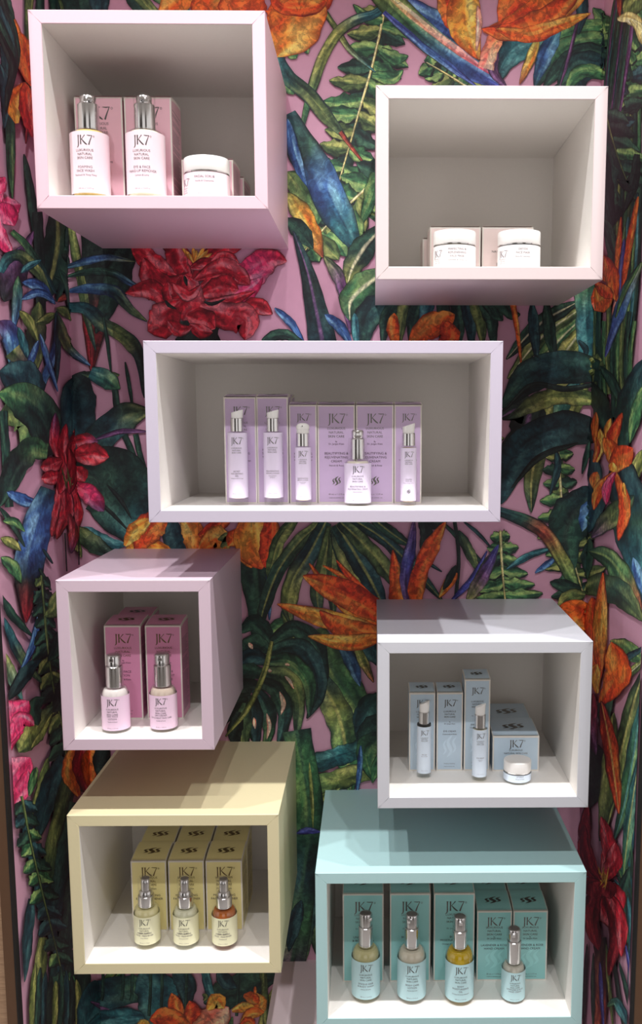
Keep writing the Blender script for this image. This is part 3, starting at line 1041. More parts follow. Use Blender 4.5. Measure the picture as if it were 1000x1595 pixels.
def fern(spine, n, length, wid, pal='gr', ang=62, sides=(-1, 1), lp=None, curl=.25, rib='cr', jag=.15, ribw=3.2, kind='lobe', lens=None):
    sp = crom(spine, 60)
    tg = np.gradient(sp, axis=0)
    tg /= np.linalg.norm(tg, axis=1)[:, None]
    pls = pal.split(',')
    L(spine, length * .62, pls[-1], 'leaf', out=.5, ragged=.2, bias=-.12)
    for i in range(n):
        f = (i + .5) / n
        k = int(f * 59)
        b = sp[k]
        for s in sides:
            kk = lens(f) if lens else (.35 + .65 * math.sin(math.pi * min(1, .18 + f * .8)))
            ll = length * kk * RND.uniform(1 - jag, 1 + jag)
            a = math.radians(ang + RND.uniform(-7, 7)) * s
            d = np.array([tg[k][0] * math.cos(a) - tg[k][1] * math.sin(a), tg[k][0] * math.sin(a) + tg[k][1] * math.cos(a)])
            nn = tg[k] * curl
            p1 = b + d * ll * .5
            p2 = b + d * ll + nn * ll * .6
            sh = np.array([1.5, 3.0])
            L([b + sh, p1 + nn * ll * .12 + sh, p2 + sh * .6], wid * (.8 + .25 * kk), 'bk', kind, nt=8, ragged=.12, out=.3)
            L([b, p1 + nn * ll * .12, p2], wid * (.75 + .25 * kk), pls[RND.randint(len(pls))], kind, rib=None, nt=10, ragged=.16, split=.34, bias=.06)
    if rib:
        L(spine, ribw, rib, 'taper', out=.8, ragged=.02)


def burst(c, tips, w, pal, kind='petal', bend=.12):
    for i, tp in enumerate(tips):
        x, y = tp[0], tp[1]
        ww = tp[2] if len(tp) > 2 else w
        pl = tp[3] if len(tp) > 3 else pal
        mx, my = (c[0] + x) / 2, (c[1] + y) / 2
        dx, dy = x - c[0], y - c[1]
        b = bend * (1 if i % 2 else -1)
        L([c, (mx - dy * b, my + dx * b), (x, y)], ww, pl, kind)


# growth behind the shelf boxes, unseen from the front
for (x0_, y0_, x1_, y1_) in ((120, 60, 420, 340), (620, 180, 900, 440), (270, 580, 740, 780), (150, 900, 340, 1120), (620, 980, 870, 1210), (170, 1210, 430, 1480), (530, 1290, 860, 1560)):
    for i in range(7):
        x, y = RND.uniform(x0_, x1_), RND.uniform(y0_, y1_)
        a = RND.uniform(0, 6.28)
        l = RND.uniform(60, 120)
        L([(x, y), (x + math.cos(a) * l * .5, y + math.sin(a) * l * .5 - 10), (x + math.cos(a + .4) * l, y + math.sin(a + .4) * l)], RND.uniform(18, 34), ('dk', 'gr', 'og', 'tl')[i % 4], rib='og')

# the print runs on above and below the photographed stretch
for (y0_, y1_, n_) in ((-460, -40, 90), (1625, 1960, 60)):
    for i in range(n_):
        x, y = RND.uniform(-40, 1040), RND.uniform(y0_, y1_)
        a = RND.uniform(-2.6, -.5)
        l = RND.uniform(90, 190)
        p_ = ('dk', 'gr', 'og', 'tl', 'dt', 'ol', 'bk', 'gr')[i % 8]
        if i % 15 == 7:
            burst((x, y), [(x + 70 * math.cos(k_ * .9 + a), y + 70 * math.sin(k_ * .9 + a), 30) for k_ in range(7)], 30, ('or', 'rd', 'pk')[i % 3])
        elif i % 11 == 3:
            fern([(x, y), (x + math.cos(a) * l * .5, y + math.sin(a) * l * .5), (x + math.cos(a + .3) * l, y + math.sin(a + .3) * l)], 8, 46, 20, 'gr,dk,og', ang=70)
        else:
            L([(x, y), (x + math.cos(a) * l * .5, y + math.sin(a) * l * .5), (x + math.cos(a + .5) * l, y + math.sin(a + .5) * l)], RND.uniform(20, 44), p_, rib='og' if i % 3 == 0 else None)

# ---- top strip above the pink box
L([(48, -70), (42, 20), (44, 95), (48, 160)], 12, 'og', 'band')
L([(60, -70), (60, 60)], 12, 'dk', 'band'); L([(86, -70), (84, 60)], 18, 'dk', 'band')
L([(70, -60), (100, 10), (110, 60)], 10, 'og'); L([(110, -60), (128, 30), (150, 80)], 44, 'dk')
L([(150, -60), (160, 60)], 30, 'dt'); L([(190, -80), (215, 0), (250, 60)], 30, 'dk'); L([(170, -60), (230, 10), (290, 60)], 16, 'og')
L([(205, -40), (270, 10), (310, 30)], 20, 'gr')
# orange lily over the corner of the pink box
L([(350, -60), (290, -10), (245, 30)], 44, 'yo>or', 'petal'); L([(345, -50), (330, 0), (320, 60)], 60, 'or', 'petal')
L([(400, -60), (380, 0), (370, 60)], 70, 'or>rr', 'petal')
# ---- fern and straps between the two top boxes
L([(470, 60), (480, 85)], 14, 'gr'); L([(452, 80), (462, 92)], 16, 'gr'); L([(447, 130), (458, 148)], 16, 'gr')
fern([(600, 10), (590, 60), (578, 110), (562, 165), (548, 215), (532, 270), (512, 345)], 12, 58, 25, 'gr,gr,og,dk', ang=72, curl=-.18)
for q in (((596, 40), (625, 48), (640, 62)), ((592, 80), (620, 92), (636, 88)), ((580, 118), (612, 122), (628, 110))):
    L(q, 20, 'gr', 'lobe')
L([(596, 32), (575, 30), (550, 8)], 18, 'gr', 'lobe')
L([(494, 2), (520, 40), (545, 78), (585, 114)], 7, 'og>ol>tl', 'strap')
L([(612, -4), (585, 22), (560, 30), (530, 48), (506, 84), (491, 124), (480, 160), (466, 222)], 15, 'dt>tl>ol>ol>gr>dk', 'strap', ragged=.03)
L([(430, 82), (446, 118), (478, 146), (512, 186), (540, 218)], 22, 'tl>dk>og>dk', 'strap', ragged=.03)
L([(530, 206), (552, 236), (579, 270)], 6, 'br', 'taper')
fern([(600, 262), (568, 296), (530, 330), (500, 362), (474, 392)], 7, 60, 30, 'gr,dk,gr,og', ang=66, curl=-.1, ribw=4)
L([(585, 270), (580, 300), (562, 352)], 24, 'gr', 'lobe'); L([(548, 330), (556, 355), (560, 380)], 22, 'gr', 'lobe')
L([(510, 365), (530, 385), (540, 400)], 26, 'gr', 'lobe'); L([(495, 370), (520, 395), (528, 405)], 26, 'og', 'lobe')
L([(448, 268), (468, 290), (492, 330), (496, 350)], 44, 'og>gr', 'leaf')
L([(447, 300), (468, 330), (490, 372), (503, 402)], 30, 'ol>yo>br', 'leaf')
L([(447, 340), (470, 362), (488, 388)], 26, 'dk', 'leaf')
L([(445, 180), (470, 230), (498, 275), (520, 322), (545, 368), (559, 394)], 50, 'dt>dk>bl>tl>dt', 'strap', rib=None, ragged=.02)
L([(448, 186), (462, 250), (478, 290)], 16, 'bl', 'leaf')
L([(505, 545), (492, 480), (478, 420), (457, 360)], 44, 'dt>bk>dt', 'taper', rib='pu', ragged=.02)
L([(505, 400), (524, 425), (536, 452), (546, 520)], 20, 'og>pu>pu', 'leaf')
L([(600, 350), (566, 388), (548, 420), (541, 444)], 36, 'dk>dk>ol', 'leaf', rib='cr')
L([(605, 420), (570, 445), (546, 470), (545, 500)], 44, 'dk>gr>dk', 'leaf', rib='cr')
L([(606, 462), (575, 490), (566, 540)], 40, 'dt>dk', 'leaf')
L([(428, 480), (452, 502), (474, 534)], 11, 'bl', 'leaf'); L([(506, 490), (530, 510), (548, 540)], 16, 'bl', 'leaf')
L([(552, 488), (554, 512), (556, 545)], 12, 'tl', 'leaf'); L([(408, 530), (440, 521), (474, 534)], 16, 'dk', 'leaf')
# lily petals over the pink box corner
L([(520, -40), (492, 10), (462, 30)], 36, 'rr>or', 'petal')
L([(440, -50), (462, 20), (432, 90)], 92, 'or>or>yo', 'petal', ragged=.04)
L([(418, -20), (440, 10), (498, 6), (505, -10)], 26, 'rr>or', 'petal')
# ---- strelitzia over the blush box
fern([(760, 160), (710, 125), (664, 98)], 6, 40, 22, 'gr,dk,og', curl=.1)
L([(770, 130), (795, 84), (850, 52), (900, 40)], 40, 'dt>tl>gr', 'leaf')
fern([(960, 40), (930, 70), (905, 120), (890, 170)], 4, 62, 26, 'gr,dk,dt', ang=110, sides=(1,), curl=.3, rib=None)
L([(958, 40), (905, 46), (872, 60), (850, 80)], 26, 'gr', 'leaf'); L([(950, 62), (895, 68), (862, 92), (832, 140)], 28, 'gr>dk', 'strap')
L([(948, 84), (905, 80), (870, 108), (845, 140)], 22, 'dk', 'strap'); L([(944, 98), (900, 96), (868, 135)], 26, 'dt>dk', 'strap')
L([(946, 118), (905, 112), (880, 145)], 20, 'gr', 'strap')
L([(905, -30), (906, 20), (900, 55)], 18, 'dt', 'leaf'); L([(900, 30), (888, 80), (872, 135)], 4, 'pu', 'strap')
L([(872, 40), (850, 84), (832, 136)], 24, 'tl>bl>dt', 'leaf'); L([(838, 58), (826, 92), (809, 132)], 14, 'ol>yo>br', 'leaf')
L([(600, -20), (650, 18), (700, 48), (732, 84)], 30, 'pb>bl>pb', 'leaf')
L([(570, -30), (620, 18), (680, 72), (740, 112), (792, 142)], 40, 'ol>gr>bl>pb', 'strap', ragged=.02, split=.3)
L([(600, -10), (650, 32), (710, 78), (772, 122)], 12, 'cr>pp>pk', 'strap', ragged=.02, out=0)
L([(598, 20), (650, 66), (710, 112), (745, 138)], 10, 'pb>bl>pb', 'strap', out=.5)
L([(775, 80), (768, 110), (790, 140)], 14, 'pu', 'leaf')
L([(686, -30), (700, 20), (716, 56)], 30, 'rr>or', 'petal'); L([(728, -40), (722, 30), (728, 56), (746, 94)], 52, 'or>yo>yo>or', 'leaf', ragged=.03)
L([(744, 10), (746, 40), (742, 80)], 8, 'pp', 'leaf')
L([(756, 108), (764, 78), (778, 50)], 24, 'pp>or', 'band', out=.5)
L([(860, -50), (810, -4), (778, 40)], 50, 'or>rr', 'petal'); L([(930, -40), (860, 12), (800, 44), (752, 50)], 52, 'yo>or>rr', 'leaf', ragged=.03)
L([(905, -20), (850, 30), (790, 52), (750, 46)], 36, 'rr>or>rr', 'leaf'); L([(772, 46), (820, 56), (870, 40), (919, 22)], 24, 'or>or>yo', 'leaf')
# ---- right wall, upper part
for i in range(7):
    L([(1000 - i * 7, 60 + i * 10), (996 - i * 6, 240), (990 - i * 6, 420)], 9, ('gr', 'dk', 'og')[i % 3], 'band')
fern([(1010, 20), (985, 120), (955, 230)], 9, 46, 22, 'gr,dk,dt,gr', ang=125, sides=(-1, 1), rib=None, curl=.2)
for i in range(12):
    x = 950 + i * 2.6
    L([(x + 18, -40), (x + 4, 50 + i * 3), (943 + i * 1.6, 150 + i * 7)], 5.5, ('dk', 'pu', 'dt', 'bk', 'dk')[i % 5], 'leaf', out=.6)
L([(968, -30), (968, 30)], 7, 'br'); L([(1010, -20), (988, 10), (978, 30)], 30, 'og', 'leaf')
L([(965, 30), (985, 28), (1010, 50)], 18, 'cr', 'petal'); L([(985, 30), (1000, 45), (1005, 70)], 14, 'cr', 'petal')
fern([(944, 165), (956, 215), (972, 262), (992, 310)], 7, 50, 22, 'dk,gr,dk,bk', ang=-58, sides=(1,), curl=.1, rib='og', ribw=2.5)
fern([(940, 210), (950, 270), (968, 330)], 6, 44, 22, 'bk,dk,dk', ang=40, sides=(1,), rib=None)
L([(944, 230), (950, 300), (960, 350)], 18, 'bk'); L([(942, 300), (950, 350), (958, 430)], 14, 'dk'); L([(942, 340), (954, 365), (962, 400)], 14, 'dk')
L([(996, 240), (990, 290), (975, 330)], 14, 'bk', 'lobe'); L([(990, 270), (985, 290), (965, 282)], 18, 'bk', 'lobe')
for i in range(6):
    L([(1002 - i * 5, 290 + i * 12), (996 - i * 5, 420), (990 - i * 6, 520)], 8, ('dk', 'tl', 'gr')[i % 3], 'leaf')
# palm straps left of the corner
for a, b, p in (((905, 480), (790, 590), 'og'), ((915, 486), (792, 640), 'gr'), ((900, 470), (788, 560), 'dk'), ((918, 500), (850, 620), 'ol'), ((920, 520), (880, 640), 'og')):
    L([a, ((a[0] + b[0]) / 2 - 4, (a[1] + b[1]) / 2 - 10), b], 24, p, 'leaf', rib='cr')
for x, y2, p in ((595, 540, 'dk'), (620, 545, 'og'), (640, 545, 'dk'), (660, 535, 'tl'), (690, 545, 'dk'), (716, 540, 'dk'), (735, 545, 'dt'), (752, 540, 'og'), (770, 545, 'dk'), (783, 500, 'dk'), (810, 490, 'dk')):
    L([(690 + (x - 690) * .55, 440), (690 + (x - 690) * .9, 490), (x, y2)], 20, p, 'leaf')
L([(798, 470), (806, 520), (812, 572)], 8, 'or', 'taper'); L([(828, 470), (832, 520), (836, 562)], 16, 'dt', 'leaf'); L([(850, 468), (856, 520), (864, 566)], 18, 'dk', 'leaf')
for q, w_, p in ((((618, 545), (612, 510), (614, 488)), 18, 'or'), (((640, 545), (660, 515), (690, 500), (708, 490)), 38, 'or'), (((680, 545), (700, 525), (690, 500)), 30, 'rr')):
    L(q, w_, p, 'petal')
L([(912, 440), (914, 500), (918, 560), (920, 590)], 34, 'gr>tl>tl>gr', 'band', ragged=.06)
L([(900, 530), (912, 545), (910, 560)], 8, 'dt')
for i in range(9):
    L([(928 + i * 8, 470 + (i % 3) * 15), (929 + i * 7, 560), (931 + i * 7, 650 - (i % 4) * 12)], 6, ('og', 'dk', 'gr')[i % 3], 'band', out=.6)
# strelitzia on the right wall
L([(930, 380), (938, 420), (950, 440)], 20, 'or', 'leaf'); L([(966, 478), (966, 410), (971, 338)], 10, 'rr>or>rr', 'leaf'); L([(976, 372), (972, 420), (968, 470)], 8, 'pb', 'leaf')
L([(998, 306), (984, 380), (970, 470)], 9, 'or>rr', 'leaf'); L([(944, 398), (956, 430), (962, 468)], 22, 'rr>or', 'leaf'); L([(928, 448), (936, 470), (958, 462)], 30, 'or', 'petal'); L([(930, 440), (948, 456), (958, 464)], 18, 'rr', 'petal')
L([(962, 470), (960, 500), (957, 520)], 7, 'pp', 'leaf'); L([(1004, 408), (982, 450), (964, 500), (946, 556)], 18, 'og>bl>pb', 'leaf'); L([(1000, 412), (976, 455), (962, 495)], 6, 'gr', 'leaf')
# ---- right of the lilac shelf
L([(940, 560), (880, 600), (850, 650), (828, 740), (827, 798)], 34, 'og>ol>dk', 'strap', rib='ol'); L([(900, 590), (876, 640), (862, 690)], 30, 'tl>gr', 'leaf'); L([(915, 600), (890, 650), (880, 690)], 16, 'ol', 'leaf')
L([(780, 650), (800, 640), (822, 640), (812, 680), (780, 700)], 50, 'bk', 'petal', rib='pu')
L([(930, 622), (860, 618), (790, 652)], 26, 'og>ol>dk', 'strap')
L([(936, 578), (880, 572), (830, 584), (780, 636)], 50, 'dk>dt>dk', 'strap', ragged=.02)
L([(930, 598), (880, 606), (830, 600), (784, 640)], 7, 'bk', 'strap')
fern([(868, 700), (872, 750), (877, 810), (892, 870), (908, 925)], 10, 44, 17, 'gr,dk,gr,og', ang=78, curl=-.18, lens=lambda f: .45 + .55 * min(1, f * 1.6))
fern([(779, 826), (781, 870), (785, 920), (792, 980)], 8, 52, 18, 'gr,dk,gr', ang=78, curl=-.18, lens=lambda f: .25 + .75 * min(1, f * 1.5))
L([(866, 700), (868, 730), (856, 770)], 10, 'dt')
L([(930, 672), (880, 668), (826, 690), (796, 726), (780, 785)], 56, 'bk>dt>dt>dt', 'strap', ragged=.02); L([(900, 690), (840, 712), (796, 760)], 8, 'bk', 'leaf')
L([(918, 685), (912, 712), (906, 738)], 7, 'dk')
L([(788, 886), (826, 864), (866, 852)], 9, 'tl', 'leaf'); L([(833, 892), (852, 878), (870, 864)], 8, 'bl', 'leaf')
L([(930, 760), (904, 790), (880, 830), (892, 890)], 66, 'dt>dk>dk', 'leaf', rib='bk'); L([(922, 776), (912, 800), (906, 828)], 22, 'bl', 'leaf', bias=.3, out=0); L([(922, 838), (916, 870), (918, 902)], 22, 'dk', 'leaf')
L([(776, 796), (820, 812), (848, 830), (872, 866), (892, 906), (908, 946)], 20, 'dt>dk>br>ol>gr>dk', 'strap', ragged=.03)
L([(856, 906), (880, 912), (905, 915)], 18, 'dk', 'leaf'); L([(868, 946), (890, 928), (915, 926)], 22, 'og', 'leaf')
# right wall, middle
L([(924, 596), (940, 634), (956, 690)], 26, 'bk>dk', 'leaf'); L([(938, 570), (960, 600), (975, 640)], 14, 'dk', 'leaf')
L([(1006, 560), (985, 620), (972, 690), (968, 720)], 34, 'dt>dk>dk', 'leaf'); L([(1008, 600), (996, 640), (985, 690)], 18, 'gr', 'leaf')
L([(1006, 700), (996, 730), (985, 760)], 18, 'ol', 'leaf'); L([(962, 700), (985, 780), (996, 860), (1006, 940)], 62, 'bk>dt>dk>tl>dt', 'leaf'); L([(990, 868), (1000, 900), (1008, 930)], 16, 'bl', 'leaf', bias=.3, out=0)
L([(925, 700), (930, 790), (920, 830)], 30, 'dt', 'leaf'); L([(992, 772), (955, 806), (924, 838)], 30, 'dk>og>pu', 'leaf')
L([(920, 858), (950, 868), (980, 908), (1004, 950)], 30, 'dk>gr>br', 'leaf', rib='gr'); L([(908, 920), (940, 912), (975, 930), (1006, 968)], 40, 'og>dk>og', 'leaf'); L([(912, 945), (930, 956), (950, 950)], 18, 'ol', 'leaf')
for q, w_, p in ((((930, 690), (930, 665), (932, 642)), 10, 'or'), (((948, 684), (950, 668), (955, 652)), 9, 'yo'), (((933, 720), (940, 690), (938, 668)), 12, 'yo'), (((928, 720), (934, 700), (932, 682)), 8, 'or'), (((936, 770), (930, 745), (934, 735)), 15, 'yo>or')):
    L(q, w_, p, 'petal')
burst((962, 735), [(973, 643, 17, 'rr'), (943, 682, 24, 'or'), (990, 698, 34, 'or>rr'), (928, 794, 15, 'or'), (967, 842, 17, 'or>rr'), (948, 786, 13, 'pk'), (958, 720, 12, 'yo')], 16, 'or')
L([(975, 752), (978, 772)], 4, 'yo')
# ---- right of the white box
L([(1006, 1030), (975, 1008), (954, 998)], 26, 'gr>og', 'leaf'); L([(1006, 1010), (985, 1022), (962, 1040)], 9, 'dt', 'leaf'); L([(1006, 1030), (985, 1048), (962, 1064)], 12, 'og', 'leaf', rib='cr')
L([(1008, 1040), (990, 1100), (965, 1200), (945, 1300)], 26, 'dk>og>ol', 'leaf', rib='ol'); L([(1004, 1090), (992, 1170), (975, 1260), (960, 1310)], 22, 'tl>gr>dk', 'leaf', rib='tl')
L([(998, 1180), (990, 1280), (975, 1370)], 18, 'tl', 'leaf', rib='ol'); L([(960, 1060), (945, 1110), (955, 1160)], 20, 'dk', 'leaf')
L([(918, 1150), (930, 1210), (915, 1262)], 50, 'bk', 'leaf'); L([(960, 1110), (950, 1230), (938, 1310)], 24, 'og>ol>dk', 'leaf')
L([(858, 966), (896, 954), (922, 985), (938, 1060)], 46, 'or>or>rr', 'leaf', ragged=.03); L([(926, 930), (928, 980), (938, 1050)], 26, 'rr', 'leaf')
L([(938, 1050), (938, 980), (943, 892)], 22, 'rr>yo>rr', 'leaf', ragged=.03); L([(940, 1096), (966, 1050), (956, 1000)], 40, 'rr>or>or', 'petal'); L([(934, 1080), (930, 1050), (934, 1034)], 16, 'yo', 'petal')
L([(928, 1080), (922, 1120), (932, 1176)], 22, 'dr>pu', 'leaf'); L([(940, 1092), (952, 1150), (962, 1220), (968, 1268)], 22, 'dr>rr>rr', 'leaf', rib='yo')
# red bromeliad on the right wall
for i in range(9):
    L([(985 - i * 3, 1290 + i * 10), (988 - i, 1400), (984, 1520 + i * 8)], 6, ('gr', 'dk', 'tl')[i % 3], 'leaf')
L([(1000, 1180), (985, 1280), (974, 1370)], 16, 'tl>gr', 'leaf', rib='ol')
L([(985, 1350), (972, 1400), (982, 1470)], 16, 'dk', 'leaf'); L([(938, 1460), (940, 1530), (938, 1600)], 18, 'bk>br', 'band')
for i in range(7):
    L([(918 + i * 10, 1470 + (i % 3) * 14), (914 + i * 13, 1540), (912 + i * 16, 1610)], 6, ('bk', 'dk', 'pb', 'og')[i % 4], 'leaf', out=.6)
burst((940, 1375), [(918, 1252, 20), (940, 1272, 22, 'rd'), (906, 1308, 18), (962, 1312, 26, 'rd'), (914, 1285, 14), (905, 1390, 22), (912, 1445, 20), (925, 1430, 18), (974, 1418, 26, 'rd'), (966, 1452, 22, 'rd'), (952, 1520, 20), (936, 1480, 24), (972, 1490, 18, 'rd'), (930, 1400, 30), (955, 1400, 26)], 18, 'dr')
for i in range(9):
    L([(938 + i % 3 * 4, 1362 + i * 3), (936 + i * 2, 1350 + (i % 4) * 8)], 2.4, 'yo', 'leaf', out=.3)
L([(950, 1568), (962, 1560), (975, 1580), (982, 1600)], 14, 'gr>tl>dt', 'leaf')
# ---- left wall, upper part
L([(0, 70), (10, 150), (12, 240), (15, 312)], 13, 'dt>dk>gr', 'strap'); L([(-4, 100), (6, 150), (2, 200)], 16, 'dt', 'leaf')
L([(13, 22), (28, 60), (40, 84)], 8, 'or', 'leaf'); L([(26, 50), (34, 90), (44, 134)], 28, 'or>rr', 'leaf'); L([(22, 192), (18, 160), (36, 128)], 24, 'yo>or', 'petal'); L([(34, 128), (40, 172), (46, 214)], 26, 'rr>rd', 'leaf'); L([(38, 200), (36, 224)], 3, 'dr')
for i in range(5):
    L([(-6, -30 + i * 20), (8 + i * 2, 20 + i * 22), (22 - i * 3, 80 + i * 14), (16 - i * 3, 130 + i * 12)], 10, ('dk', 'bk', 'dt')[i % 3], 'strap')
L([(2, -20), (10, 10), (18, 30)], 8, 'dk')
burst((-14, 320), [(4, 276, 26), (28, 319, 34), (18, 352, 30), (14, 396, 24), (-2, 300, 24)], 30, 'pk')
L([(33, 240), (42, 290), (50, 350), (56, 400)], 12, 'dk', 'leaf')
# left wall and back wall below the pink box
L([(84, 320), (86, 380), (74, 440), (66, 470)], 46, 'bk>dk', 'leaf', rib='og'); L([(54, 330), (58, 420), (60, 500)], 14, 'bk', 'band'); L([(48, 360), (34, 390), (22, 420)], 12, 'pu', 'leaf')
L([(172, 330), (160, 420), (150, 500), (143, 580)], 86, 'bk>bk>dr', 'taper', ragged=.02); L([(200, 370), (186, 430), (150, 520)], 40, 'bk>dk', 'leaf'); L([(128, 420), (134, 500), (142, 570)], 8, 'dr', 'leaf')
L([(110, 340), (118, 390), (128, 440), (138, 500), (150, 546)], 12, 'ol>og>dt', 'strap')
L([(2, 470), (20, 420), (34, 380)], 40, 'bk>pu', 'leaf'); L([(56, 470), (52, 530), (52, 582)], 28, 'og>bk>og', 'leaf'); L([(24, 430), (22, 470), (17, 516)], 15, 'gr>bl', 'leaf')
L([(-6, 500), (12, 520), (18, 580)], 30, 'pu>bl>tl', 'leaf'); L([(16, 545), (36, 570), (46, 640)], 30, 'og>pu>og', 'band'); L([(24, 510), (34, 540), (40, 560)], 12, 'tl')
L([(14, 360), (38, 384), (62, 420), (84, 458)], 10, 'gr>dk>dt', 'strap'); L([(-4, 424), (8, 402), (26, 398), (50, 418), (78, 460)], 16, 'tl>dk>og>dk', 'strap')
L([(28, 425), (40, 415), (60, 405)], 10, 'tl'); L([(30, 440), (54, 444), (82, 474)], 16, 'bl', 'leaf'); L([(29, 466), (58, 456), (82, 470)], 12, 'bl', 'leaf')
L([(26, 484), (40, 500), (56, 534)], 14, 'ol>og', 'leaf'); L([(82, 488), (66, 498), (52, 503)], 14, 'og', 'leaf'); L([(84, 480), (98, 486), (112, 500)], 14, 'og', 'leaf'); L([(84, 470), (92, 440), (80, 430)], 8, 'dk'); L([(86, 470), (100, 462), (108, 468)], 9, 'br')
L([(84, 484), (84, 540), (64, 594), (58, 625)], 13, 'dk>bl>dt', 'leaf'); L([(86, 490), (86, 560), (83, 602)], 7, 'dt', 'leaf'); L([(86, 490), (98, 530), (110, 546), (142, 570)], 16, 'dk>og>bl', 'leaf'); L([(58, 520), (70, 560), (86, 610)], 8, 'bl', 'leaf'); L([(56, 530), (44, 560), (38, 575)], 10, 'bl')
L([(88, 420), (100, 440), (106, 490)], 10, 'dk', 'leaf'); L([(92, 396), (104, 405), (106, 418)], 10, 'bk')
L([(101, 418), (130, 409), (165, 402), (212, 408)], 11, 'dt>bl>og', 'leaf'); L([(102, 432), (140, 424), (176, 426), (205, 442), (240, 460)], 11, 'dk>dk>bl', 'leaf'); L([(104, 454), (150, 450), (180, 456), (206, 484), (230, 501)], 17, 'bl>dt>og', 'leaf')
L([(106, 478), (136, 482), (160, 504), (190, 522), (216, 550), (226, 620)], 20, 'tl>dt>og>bk>bk', 'strap')
L([(162, 492), (168, 530), (174, 582)], 4, 'dk', 'leaf'); L([(196, 564), (203, 605), (208, 640)], 4, 'dk', 'leaf')
# ---- red bloom above the lilac shelf
L([(308, 500), (310, 560)], 64, 'bk', 'band'); L([(245, 430), (252, 470)], 5, 'dk'); L([(362, 410), (366, 480)], 6, 'bk')
burst((300, 440), [(205, 372, 34), (240, 362, 30), (272, 360, 30), (340, 372, 26), (390, 372, 30)], 30, 'rd')
for i in range(9):
    L([(305, 412), (283 + i * 6, 385 + (i % 3) * 5)], 6, 'yo', 'petal', out=.5)
L([(298, 418), (320, 412), (342, 416)], 20, 'rd', 'petal'); L([(330, 408), (352, 402), (372, 410)], 20, 'rd', 'petal')
L([(296, 428), (262, 445), (236, 432), (224, 402)], 34, 'rd', 'petal'); L([(345, 448), (385, 430), (424, 404), (447, 408)], 46, 'rd>pk>rd', 'leaf', bias=.1); L([(345, 470), (385, 455), (410, 432)], 28, 'pk', 'leaf')
L([(305, 436), (345, 418), (372, 430), (390, 444)], 32, 'rd', 'petal'); L([(310, 450), (345, 438), (372, 440)], 22, 'rd'); L([(312, 462), (350, 446), (372, 452)], 34, 'rd', 'petal'); L([(318, 474), (362, 468), (398, 454)], 16, 'rd', 'leaf')
L([(262, 474), (238, 452), (196, 457)], 30, 'rd', 'leaf'); L([(262, 440), (264, 460), (272, 482)], 20, 'rd'); L([(286, 430), (294, 462), (286, 500)], 50, 'rd', 'petal'); L([(270, 442), (295, 462), (314, 444)], 16, 'rd', 'leaf', bias=.2)
L([(282, 470), (262, 490), (250, 505), (231, 516)], 52, 'rd', 'petal'); L([(372, 488), (402, 478), (425, 490)], 28, 'rd', 'leaf'); L([(312, 478), (350, 492), (384, 500), (382, 530)], 46, 'rd', 'petal', bias=.08)
L([(292, 492), (318, 500), (336, 512)], 38, 'rd', 'petal'); L([(296, 506), (312, 516), (332, 518)], 20, 'rd', 'petal'); L([(262, 500), (280, 515), (300, 510)], 20, 'rd')
for q in (((258, 468), (264, 476), (276, 482)), ((318, 470), (330, 474), (352, 466)), ((288, 430), (290, 438), (292, 446))):
    L(q, 5, 'bk', 'leaf', out=.5)
# ---- bromeliad on the left
L([(-6, 650), (22, 645), (42, 660), (30, 700)], 50, 'og>gr', 'leaf'); L([(0, 640), (4, 700), (10, 790)], 12, 'dk', 'band')
L([(180, 606), (186, 650), (206, 704), (236, 778)], 9, 'dk', 'band', out=.6); L([(212, 676), (222, 720), (236, 760)], 8, 'dk', 'band', out=.6); L([(38, 684), (56, 694), (72, 706)], 5, 'dt')
L([(54, 600), (60, 620), (66, 640)], 4, 'bl')
L([(52, 630), (34, 595), (-6, 578)], 60, 'dt>dt', 'petal'); L([(84, 706), (62, 650), (30, 622), (-8, 612)], 58, 'bk>dk>gr', 'strap', ragged=.02)
L([(70, 702), (44, 700), (22, 724), (-6, 790)], 36, 'gr>bk>dk', 'strap')
L([(122, 700), (120, 650), (122, 610), (134, 578)], 58, 'dt>dt>bk', 'strap', ragged=.02); L([(128, 582), (158, 586), (187, 584)], 14, 'dk>og', 'petal'); L([(142, 580), (165, 590), (188, 606)], 26, 'tl>gr', 'strap')
L([(132, 712), (158, 680), (200, 648), (236, 640)], 44, 'dk>dt>og', 'strap', ragged=.02); L([(150, 684), (190, 672), (230, 672)], 7, 'pu', 'leaf')
L([(112, 730), (168, 745), (206, 800), (236, 862)], 112, 'bk>dk>tl', 'leaf', ragged=.02); L([(122, 760), (165, 790), (205, 830)], 6, 'bk', 'leaf', out=.5); L([(168, 755), (190, 780), (206, 808)], 6, 'bk', 'leaf', out=.5); L([(130, 820), (165, 845), (200, 848)], 24, 'tl', 'leaf', bias=.1, out=0)
L([(118, 820), (145, 845), (185, 868)], 26, 'og>dt', 'leaf'); L([(6, 766), (34, 780), (64, 788)], 17, 'bl', 'leaf'); L([(104, 845), (118, 850), (128, 868)], 14, 'ol')
L([(74, 762), (56, 815), (42, 870), (36, 970)], 46, 'dt>bl>bl>bk>dr', 'strap', ragged=.02)
L([(-6, 790), (14, 816), (34, 852)], 8, 'dk', 'leaf'); L([(0, 812), (16, 812), (34, 828)], 12, 'gr', 'leaf'); L([(-4, 838), (14, 846), (28, 858)], 14, 'ol', 'leaf'); L([(62, 855), (78, 878)], 4, 'dt')
L([(97, 830), (100, 890)], 1.6, 'bk', 'band', out=.3); L([(119, 830), (119, 880)], 1.6, 'bk', 'band', out=.3)
